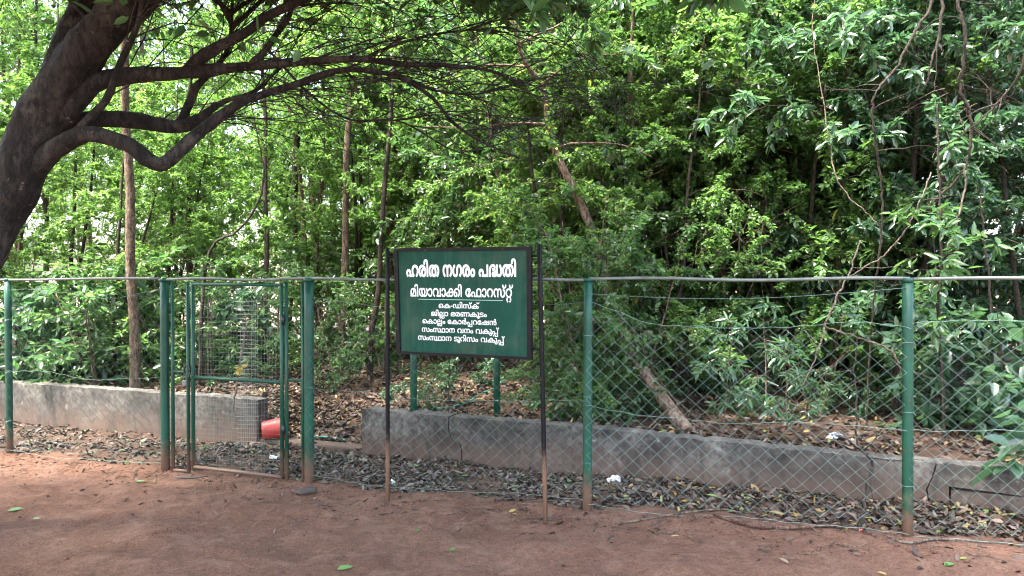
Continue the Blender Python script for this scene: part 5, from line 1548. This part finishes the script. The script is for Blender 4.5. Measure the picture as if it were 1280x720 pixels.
# ================================================================== lianas and loose stems
def stem(name, lab, cat, lst, rad, mat, n=6, wob=.006, group=None, side=0, seed=0):
    r = np.random.default_rng(seed + len(lst) * 7 + int(lst[0][0]))
    pts = spline(L3(lst), n)
    pts = pts + r.normal(0, wob, pts.shape) * np.array((1, .6, .6))
    tb = Tubes()
    tb.add(pts, rad, 7)
    for k in range(side):
        i = r.integers(2, len(pts) - 2)
        d = unit(r.normal(0, 1, 3) * np.array((1, .4, .7)) + np.array((0, 0, .2)))
        q = [pts[i]]
        for j in range(5):
            d = unit(d + r.normal(0, .25, 3))
            q.append(q[-1] + d * r.uniform(.05, .13))
        tb.add(q, np.linspace(min(.005, float(np.max(rad)) * .45), .0012, 6), 4, cap=False)
    return tag(link(name, tb.mesh(name), M[mat]), lab, cat, group)


LG = "lianas hanging at the right"
stem("liana", "dark forked liana slanting down from the top right to the fence rail", "liana", [(1180, -90, 6.2), (1165, 0, 6.2), (1150, 30, 6.2), (1135, 56, 6.2), (1120, 85, 6.2), (1101, 106, 6.2), (1090, 132, 6.2), (1094, 175, 6.25), (1101, 215, 6.3), (1103, 262, 6.35), (1099, 320, 6.4), (1092, 380, 6.5), (1085, 470, 6.6), (1083, 560, 6.6)], [.010, .012, .012, .010, .010, .010, .009, .010, .009, .009, .009], 'bark_dark', group=LG, side=8)
stem("liana", "thick pale brown crooked liana hanging right of the right green post", "liana", [(1190, -90, 5.9), (1197, 0, 5.9), (1206, 38, 5.9), (1204, 78, 5.95), (1199, 108, 6.0), (1207, 128, 6.0), (1214, 146, 6.0), (1212, 190, 6.05), (1202, 216, 6.1), (1180, 240, 6.2), (1165, 252, 6.3)], [.011, .013, .012, .014, .012, .013, .012, .010, .009, .007], 'bark_dark', group=LG, side=6)
stem("liana", "short dark liana stub hanging at the top between the two crooked lianas", "liana", [(1170, -80, 6.1), (1178, 0, 6.1), (1172, 50, 6.1), (1164, 78, 6.1), (1157, 110, 6.1)], [.014, .013, .012, .008, .004], 'bark_dark', group=LG, side=5)
stem("liana", "straight dark thin stem standing at the right green post", "liana", [(1172, 130, 6.0), (1173, 190, 6.0), (1175, 260, 6.0), (1176, 330, 6.0), (1172, 380, 6.0), (1178, 470, 6.05), (1180, 585, 6.1)], [.007, .009, .010, .011, .011, .012, .012], 'bark_dark', group=LG, side=5)
stem("liana", "pale thin vine curving down left of the dark forked liana", "liana", [(1022, -40, 6.9), (1016, 40, 6.9), (1028, 120, 6.8), (1038, 182, 6.8), (1046, 222, 6.75), (1065, 250, 6.7), (1085, 268, 6.65), (1101, 284, 6.6)], [.003, .004, .006, .006, .006, .005], 'dry_twig', group=LG)
stem("liana", "pale thin vine crossing the dark forked liana at its foot", "liana", [(1165, 215, 6.1), (1150, 250, 6.1), (1136, 282, 6.15), (1118, 306, 6.2), (1102, 322, 6.25), (1080, 334, 6.3), (1055, 352, 6.3)], [.005, .006, .007, .007, .006, .005], 'dry_twig', group=LG)
stem("liana", "pale hooked vine beside the straight dark stem", "liana", [(1206, 205, 6.0), (1207, 232, 6.0), (1199, 262, 6.0), (1192, 290, 6.0), (1184, 314, 6.0), (1174, 330, 6.0)], [.006, .007, .007, .006, .004], 'dry_twig', group=LG)
stem("liana", "dark thin stem standing near the right edge", "liana", [(1222, 230, 6.4), (1227, 262, 6.4), (1230, 300, 6.4), (1236, 345, 6.4), (1240, 420, 6.4), (1243, 575, 6.4)], [.006, .008, .009, .009, .010, .010], 'bark_dark', group=LG, side=4)
stem("liana", "dark thin bough slanting across the top right corner", "liana", [(1290, 30, 5.6), (1275, 90, 5.7), (1250, 125, 5.8), (1215, 160, 5.9), (1170, 190, 6.1)], [.012, .010, .008, .006, .004], 'bark_dark', group=LG, side=6)
stem("dry_vine", "long pale dry stem bowed through the bare branch in the right bay", "vine", [(1075, 300, 6.1), (1062, 340, 6.05), (1045, 372, 6.0), (1032, 408, 5.95), (1018, 450, 5.9), (1003, 486, 5.9)], [.006, .007, .008, .008, .006, .004], 'dry_twig', side=3)
stem("dry_branch", "bare brown branch bent over the netting left of the right green post", "branch", [(1028, 406, 5.4), (1040, 411, 5.35), (1073, 422, 5.3), (1100, 431, 5.25), (1118, 444, 5.2), (1126, 462, 5.2), (1132, 476, 5.2)], [.003, .006, .007, .008, .008, .009], 'bark_slim', side=2)
s_ = [(1073, 668, 4.62), (1080, 635, 4.75), (1087, 601, 4.95), (1090, 579, 5.05), (1083, 568, 5.08), (1072, 555, 5.1), (1071, 520, 5.15), (1068, 470, 5.2), (1072, 420, 5.25)]
stem("bare_sapling", "thin bare forked sapling growing through the netting beside the right green post", "sapling", s_, [.013, .012, .011, .010, .009, .008, .007, .005, .003], 'bark_dark', side=7)
stem("leaning_pole", "thin stick leaning behind the gate mesh", "stick", [(291, 512, 6.7), (296, 480, 6.8), (303, 440, 6.9), (310, 400, 7.0)], [.008, .008, .007, .006], 'dry_twig')
stem("thin_stem", "thin dark stem standing behind the wall in front of its first crack", "stem", [(561, 520, 6.75), (561, 470, 6.75), (562, 420, 6.75), (561, 330, 6.8)], [.005, .005, .005, .003], 'bark_dark', side=3)
stem("dead_branch", "thin dead branch lying against the leaning trunk", "branch", [(748, 330, 6.9), (770, 380, 6.85), (795, 420, 6.8), (820, 468, 6.75), (850, 510, 6.7), (866, 535, 6.6)], [.004, .006, .007, .007, .006, .005], 'bark_red', side=5)
stem("dead_branch", "grey dead stick propped across the leaning trunk's foot", "branch", [(806, 540, 6.4), (826, 520, 6.42), (842, 508, 6.44), (858, 500, 6.46)], [.008, .008, .007, .004], 'dry_twig')
# curved dark sapling behind the gate, left of centre
stem("crooked_sapling", "dark crooked sapling with upward curving forked stem behind the gate", "sapling", [(250, 480, 8.6), (252, 400, 8.6), (258, 335, 8.6), (270, 303, 8.6), (295, 290, 8.6), (318, 262, 8.6), (330, 222, 8.6), (322, 170, 8.6), (312, 120, 8.6)], [.022, .02, .018, .016, .014, .013, .011, .008, .005], 'bark_dark', side=12)

# thin dead twigs scattered through the undergrowth right of the sign, one object a clump
for k, (px, py, d, lab) in enumerate(((700, 430, 7.6, "clump of thin dry twigs right of the sign"), (735, 250, 7.9, "clump of broken pale twigs beside the leaning trunk"), (1000, 480, 7.4, "clump of thin dry twigs behind the wall in the right bay"), (1180, 110, 7.2, "clump of pale dead twigs in the top right"), (1235, 150, 7.0, "clump of pale dead twigs near the right edge"), (930, 290, 7.8, "clump of thin twigs above the reddish stems"))):
    T = Tree(500 + k)
    c = np.array(P(px, py, d))
    for j in range(40):
        T.branch(c + T.r.normal(0, .22, 3), T.r.normal(0, 1, 3) * np.array((1, .5, .8)), T.r.uniform(.3, .8), .004, 6, .05, .3, 4)
    tag(link("dry_twigs", T.tb.mesh("dry_twigs"), M['dry_twig' if k in (1, 3, 4) else 'bark_slim']), lab, "twigs", "clumps of dry twigs")

# ---- pale broad-leaved plant at the right edge by the fence
T = Tree(601)
for k in range(7):
    a = P(1300 + 6 * k, 600, 5.0)
    p0 = np.array((a.x, a.y, gz(a.x, a.y)))
    tip = np.array(P(1240 + T.r.uniform(-22, 45), T.r.uniform(425, 590), 4.75 + .05 * k))
    pts = spline([p0, (p0 + tip) / 2 + np.array((.08, 0, .22)), tip], 6)
    T.tb.add(pts, np.linspace(.008, .002, len(pts)), 5)
    T.tw_p.append(pts[7:])
    T.tw_p.append(pts[5:])
BP = empty("broad_leaved_plant", (P(1310, 600, 5.0).x, 5.0, 0), "plant with large pale green leaves reaching in at the right edge before the fence", "plant")
link("stem", T.tb.mesh("stem"), M['bark_slim'], BP)
link("crown", T.leaves("crown", 4, .150, .46, .55), M['leaf_dark'], BP)

# ================================================================== leaf litter
def litter(name, n, xy, leaf, mat, lab, tilt=.34, lift=.009, seed=0):
    r = np.random.default_rng(900 + seed)
    x, y = xy(r, n)
    z = ground_z(x, y) + np.abs(r.normal(.004, lift, len(x)))
    n = len(x)
    a = r.random(n) * 6.283
    d = np.stack([np.cos(a), np.sin(a), r.normal(0, .28, n)], 1)
    nr = unit(np.array((0, 0, 1.0)) + r.normal(0, tilt, (n, 3)))
    L = leaf * np.clip(r.normal(1, .3, n), .35, 1.8)
    me = leaf_mesh(name, np.stack([x, y, z], 1) - d * L[:, None] * .5, d, nr, L, L * r.uniform(.3, .55, n), r.normal(.1, .35, n), .22 * 1)
    return tag(link(name, me, M[mat]), lab, "leaf litter", kind='stuff')


def strip_xy(r, n):
    """between fence and wall, thinning to a ragged edge at the fence"""
    x = r.uniform(-7.5, 5.2, n * 2)
    yf, yw = 5.26 - .305 * x, 6.25 - .366 * x
    u = r.random(n * 2) ** .8
    y = yf + .02 + (yw - yf) * u + .10 * vnoise(x, x * 0, .4)
    dens = smooth01((u + .35 * vnoise(x, y, .5) + .25 * vnoise(x, y, .17) + .10) / .22) * np.where((x < -2.9) & (u > .45), .35, 1) * (.45 + 1.1 * (vnoise(x, y + 3, .33) + .5)) * (.22 + .78 * smooth01((vnoise(x + 20, y, .42) + .5 * vnoise(x, y + 20, .15) + .16) / .22))
    k = r.random(n * 2) < dens
    return x[k][:n], y[k][:n]


litter("leaf_litter_dusty", 14500, strip_xy, .046, 'litter_grey', "dusty grey fallen leaves lying in the strip between fence and wall", seed=1)


def strip_right(r, n):
    x, y = strip_xy(r, n * 3)
    k = r.random(len(x)) < smooth01((x - .2) / 1.5)
    return x[k][:n], y[k][:n]


litter("leaf_litter_brown", 7000, strip_right, .058, 'litter_brown', "larger brown fallen leaves heaped at the foot of the right fence", .42, .014, 2)


def inner_xy(r, n):
    u = 11 * r.random(n * 2) ** 1.7
    x = r.uniform(-1, 1, n * 2) * (6 + u * .75)
    y = 6.26 - .366 * x + .2 + u
    sw = (y - 6.26 + .366 * x) / 1.0649
    k = (sw > .2) & (r.random(n * 2) < .25 + .75 * smooth01((vnoise(x, y, .8) + .6 * vnoise(x + 9, y, .25) + .22) / .3)) & ~((x < -4) & (r.random(n * 2) < .5))
    return x[k][:n], y[k][:n]


litter("leaf_litter_wood", 42000, inner_xy, .064, 'litter_brown', "brown fallen leaves covering the floor of the wood behind the wall", .5, .02, 3)


def path_xy(r, n):
    x = r.uniform(-5, 4, n)
    y = 5.2 - .305 * x - np.abs(r.normal(0, .35, n))
    return x, y


litter("leaf_litter_path", 330, path_xy, .045, 'litter_brown', "few small dry leaves scattered on the soil in front of the fence", .3, .004, 4)
litter("leaf_litter_gap", 500, lambda r, n: (r.uniform(-2.5, -1.35, n), r.uniform(6.75, 9, n)), .08, 'litter_brown', "brown leaves lying in the opening between the wall ends", .5, .02, 5)

# crumbs of earth on the path
r_ = np.random.default_rng(55)
n = 7000
x = r_.uniform(-5.5, 4.5, n)
y = np.where(r_.random(n) < .6, 5.26 - .305 * x - np.abs(r_.normal(0, .25, n)), r_.uniform(3.4, 6.5, n))
k = y < 5.35 - .305 * x
x, y = x[k], y[k]
n = len(x)
s = .0035 * np.exp(r_.normal(0, .55, n))
oct_ = np.array([(1, 0, 0), (0, 1, 0), (-1, 0, 0), (0, -1, 0), (0, 0, .8), (0, 0, -.8)])
V = (oct_[None] * (1 + r_.normal(0, .25, (n, 6, 3)))) * s[:, None, None] + np.stack([x, y, ground_z(x, y) + s * .3], 1)[:, None]
F = np.array([(0, 1, 4), (1, 2, 4), (2, 3, 4), (3, 0, 4), (1, 0, 5), (2, 1, 5), (3, 2, 5), (0, 3, 5)])
tb = Tubes()
for k in range(260):
    xx = r_.uniform(-5, 4.4)
    yy = 5.26 - .305 * xx - abs(r_.normal(-.1, .3))
    an = r_.random() * 6.28
    h_ = r_.uniform(.02, .07)
    q = [(xx + math.cos(an) * h_ * t + .006 * math.sin(t * 3 + k), yy + math.sin(an) * h_ * t) for t in (-1, 0, 1)]
    tb.add([(a_, b_, gz(a_, b_) + .004) for a_, b_ in q], r_.uniform(.0012, .003), 4, cap=False)
tag(link("twig_litter", tb.mesh("twig_litter"), M['bark_slim']), "bits of broken twig strewn on the soil along the fence", "twig bits", kind='stuff')
crumbs = link("soil_crumbs", mesh_np("soil_crumbs", V.reshape(-1, 3), [(np.arange(n)[:, None, None] * 6 + F[None]).reshape(-1, 3)], False), M['soil'])
tag(crumbs, "small crumbs of red earth strewn over the path", "soil crumbs", kind='stuff')


# ================================================================== small things on the ground
def on_ground(px, py):
    """point of the level ground seen at a photo pixel"""
    v = (py - 349) / 925
    d = CAM_H / v
    x = (px - 640) / 925 * d
    return x, d, gz(x, d)


def lump(name, px, py, size, mat, lab, cat, seed, sub=3, rough=.35, flat=.6, d=None):
    if d is None:
        x, y, z = on_ground(px, py)
    else:
        p = P(px, py, d)
        x, y, z = p.x, p.y, gz(p.x, p.y)
    bm = bmesh.new()
    bmesh.ops.create_icosphere(bm, subdivisions=sub, radius=1)
    r = np.random.default_rng(seed)
    off = r.random(3) * 50
    for v in bm.verts:
        c = v.co
        q = 1 + rough * (vnoise(c.x + off[0] + c.z, c.y + off[1], .55) + .6 * vnoise(c.y + off[2], c.z + off[0] + c.x, .25)) * 1.6
        v.co = Vector((c.x * size[0] * q, c.y * size[1] * q, max(c.z, -.5) * size[2] * q * flat + size[2] * .28))
        v.co += Vector((x, y, z))
    return tag(link(name, bm_mesh(name, bm, name == "stone")), lab, cat)


def L_(o, m):
    o.data.materials.append(M[m])
    return o


L_(lump("stone", 380, 616, (.085, .06, .045), 'stone', "dark flat stone lying on the soil in front of the right gate post", "stone", 1), 'stone')
L_(lump("stone", 232, 598, (.13, .04, .02), 'stone', "flat dark clod at the foot of the gate's left side", "stone", 2), 'stone')
L_(lump("stone", 518, 638, (.022, .018, .016), 'stone', "small pebble on the soil under the sign", "stone", 3), 'stone')
L_(lump("stone", 686, 648, (.025, .02, .018), 'stone', "pale pebble beside the foot of the right sign post", "stone", 4), 'stone')
L_(lump("crumpled_bag", 767, 607, (.045, .04, .05), 'plastic_white', "crumpled white plastic bag on the litter right of the third green post", "litter", 5, 3, .9, .9), 'plastic_white')
L_(lump("paper_scrap", 489, 603, (.020, .015, .018), 'plastic_white', "small white paper scrap beside the left sign post", "litter", 6, 3, .9, .9), 'plastic_white')
L_(lump("paper_scrap", 343, 574, (.045, .03, .028), 'plastic_white', "crumpled white paper lying behind the gate mesh", "litter", 7, 3, .9, .8), 'plastic_white')
L_(lump("plastic_scrap", 1047, 549, (.06, .05, .05), 'plastic_blue', "crumpled pale blue plastic lying on the leaves behind the wall", "litter", 9, 3, .9, .8, d=6.1), 'plastic_blue')
L_(lump("plastic_scrap", 1072, 560, (.07, .04, .03), 'plastic_blue', "flattened grey plastic scrap lying behind the wall beside the pale blue one", "litter", 10, 3, .9, .6, d=5.95), 'plastic_white')
L_(lump("red_scrap", 1078, 669, (.012, .01, .012), 'red_scrap', "tiny red scrap on the litter beside the bare sapling's foot", "litter", 11, 2, .7, .8), 'red_scrap')

# red bucket lying on its side behind the gate
bx, by, bz = -2.36, 7.19, .045          # it lies on the sill, against the wall end
ax = Vector((.94, .30, .09)).normalized()
side = ax.cross(Vector((0, 0, 1))).normalized()
upv = side.cross(ax)
c0 = Vector((-2.425, 7.165, bz + .086))
prof = [(0, .001), (0, .075), (.006, .082), (.02, .084), (.10, .093), (.185, .102), (.19, .109), (.205, .110), (.207, .104), (.195, .1005), (.02, .078), (.012, .002)]
ns = 28
V, Q = [], []
for a_, rr in prof:
    for k in range(ns):
        an = k * 2 * math.pi / ns
        V.append(c0 + ax * a_ + (side * math.cos(an) + upv * math.sin(an)) * rr)
for i in range(len(prof) - 1):
    for k in range(ns):
        Q.append((i * ns + k, i * ns + (k + 1) % ns, (i + 1) * ns + (k + 1) % ns, (i + 1) * ns + k))
bk = empty("red_bucket", (bx, by, bz), "red plastic bucket lying on its side behind the gate", "bucket")
link("body", mesh_np("bucket", [tuple(v) for v in V], [np.array(Q)]), M['red_plastic'], bk)
tb = Tubes()
tb.add([c0 + ax * (.195 + .05 * math.sin(t)) + side * .112 * math.cos(t) - upv * .07 * math.sin(t) for t in np.linspace(0, math.pi, 16)], .0028, 6)
link("handle", tb.mesh("bucket_handle"), M['rail'], bk)


def hose(lst, lab, rad=.011):
    pts = spline([(x, y, gz(x, y) + h) for x, y, h in lst], 6)
    tb = Tubes()
    tb.add(pts, rad, 9)
    return tag(link("garden_hose", tb.mesh("garden_hose"), M['hose']), lab, "hose")


hq = [P(520, 495, 7.2), P(560, 491, 7.35), P(585, 478, 7.7), P(600, 464, 8.1), P(616, 454, 8.6)]
hose([(q.x, q.y, .03) for q in hq], "green garden hose lying on the leaves behind the wall below the sign", .012)
hq = [P(391, 545, 7.3), P(405, 543, 7.35), P(420, 546, 7.3), P(432, 549, 7.25)]
hose([(q.x, q.y, .03) for q in hq], "short blue green piece of hose lying right of the gate post", .009)


def stick(lst, rad, mat, lab, side=0, cat="stick"):
    pts = []
    for px, py in lst:
        x, y, z = on_ground(px, py)
        pts.append((x, y, z + max(rad) * .8 + .004))
    p = spline(pts, 6)
    p[:, 2] = np.maximum(p[:, 2], ground_z(p[:, 0], p[:, 1]) + .004)
    tb = Tubes()
    tb.add(p, rad, 7)
    r = np.random.default_rng(len(lst) + int(lst[0][0]))
    for k in range(side):
        i = r.integers(1, len(p) - 1)
        d = np.array((r.normal(), r.normal() * .6, .15))
        tb.add([p[i], p[i] + unit(d) * .08, p[i] + unit(d + r.normal(0, .2, 3)) * .18], [.004, .003, .0015], 5)
    return tag(link("fallen_stick", tb.mesh("fallen_stick"), M[mat]), lab, cat, "sticks lying along the right fence")


stick([(768, 659), (800, 655), (850, 651), (905, 646), (935, 650)], [.004, .007, .007, .006, .003], 'bark_slim', "thin curved brown stick lying on the soil right of the third green post", 2)
stick([(893, 657), (935, 664), (985, 667), (1030, 667), (1064, 669)], [.008, .013, .013, .011, .006], 'bark_red', "dark thicker stick lying along the litter edge left of the right green post", 3)
stick([(1108, 680), (1135, 688), (1170, 686), (1215, 684), (1262, 683)], [.004, .007, .007, .006, .003], 'dry_twig', "pale thin root lying on the soil at the right green post's foot", 1)

# single fresh leaves on the path
def fresh(px, py, ln, ang, lab):
    x, y, z = on_ground(px, py)
    d = np.array([[math.cos(ang), math.sin(ang), .12]])
    me = leaf_mesh("fallen_leaf", np.array([[x, y, z + .008]]), d, np.array([[.1, -.25, 1.0]]), np.array([ln]), np.array([ln * .5]), .1, .12)
    return tag(link("fallen_leaf", me, M['fresh_leaf']), lab, "leaf", "single leaves on the path")


fresh(6, 641, .10, .5, "long green leaf lying on the soil near the left edge")
fresh(420, 718, .09, .4, "fresh green leaf lying on the soil at the bottom edge")
fresh(168, 606, .07, .2, "green leaf lying on the soil left of the gate")
fresh(519, 668, .05, 1.2, "small green leaf on the soil below the sign's left post")
fresh(562, 692, .05, .8, "small pale leaf on the soil below the sign board")
fresh(38, 651, .05, .1, "small leaf on the soil right of the long green leaf")
fresh(1182, 715, .07, .2, "small green leaf on the soil under the right green post")
# twist of yellow cloth tied to the mesh behind the gate
p = f3(293.5, .86, .05)
r = np.random.default_rng(8)
n = 9
base = np.array(p)[None] + r.normal(0, .012, (n, 3)) + np.array((0, 0, .05)) * r.random((n, 1))
me = leaf_mesh("yellow_rag", base, r.normal(0, .6, (n, 3)) + np.array((.5, 0, -.5)), r.normal(0, 1, (n, 3)), np.full(n, .05), np.full(n, .03), .4, .2)
tag(link("yellow_rag", me, M['yellow']), "scrap of yellow cloth caught in the gate mesh above the middle bar", "rag")
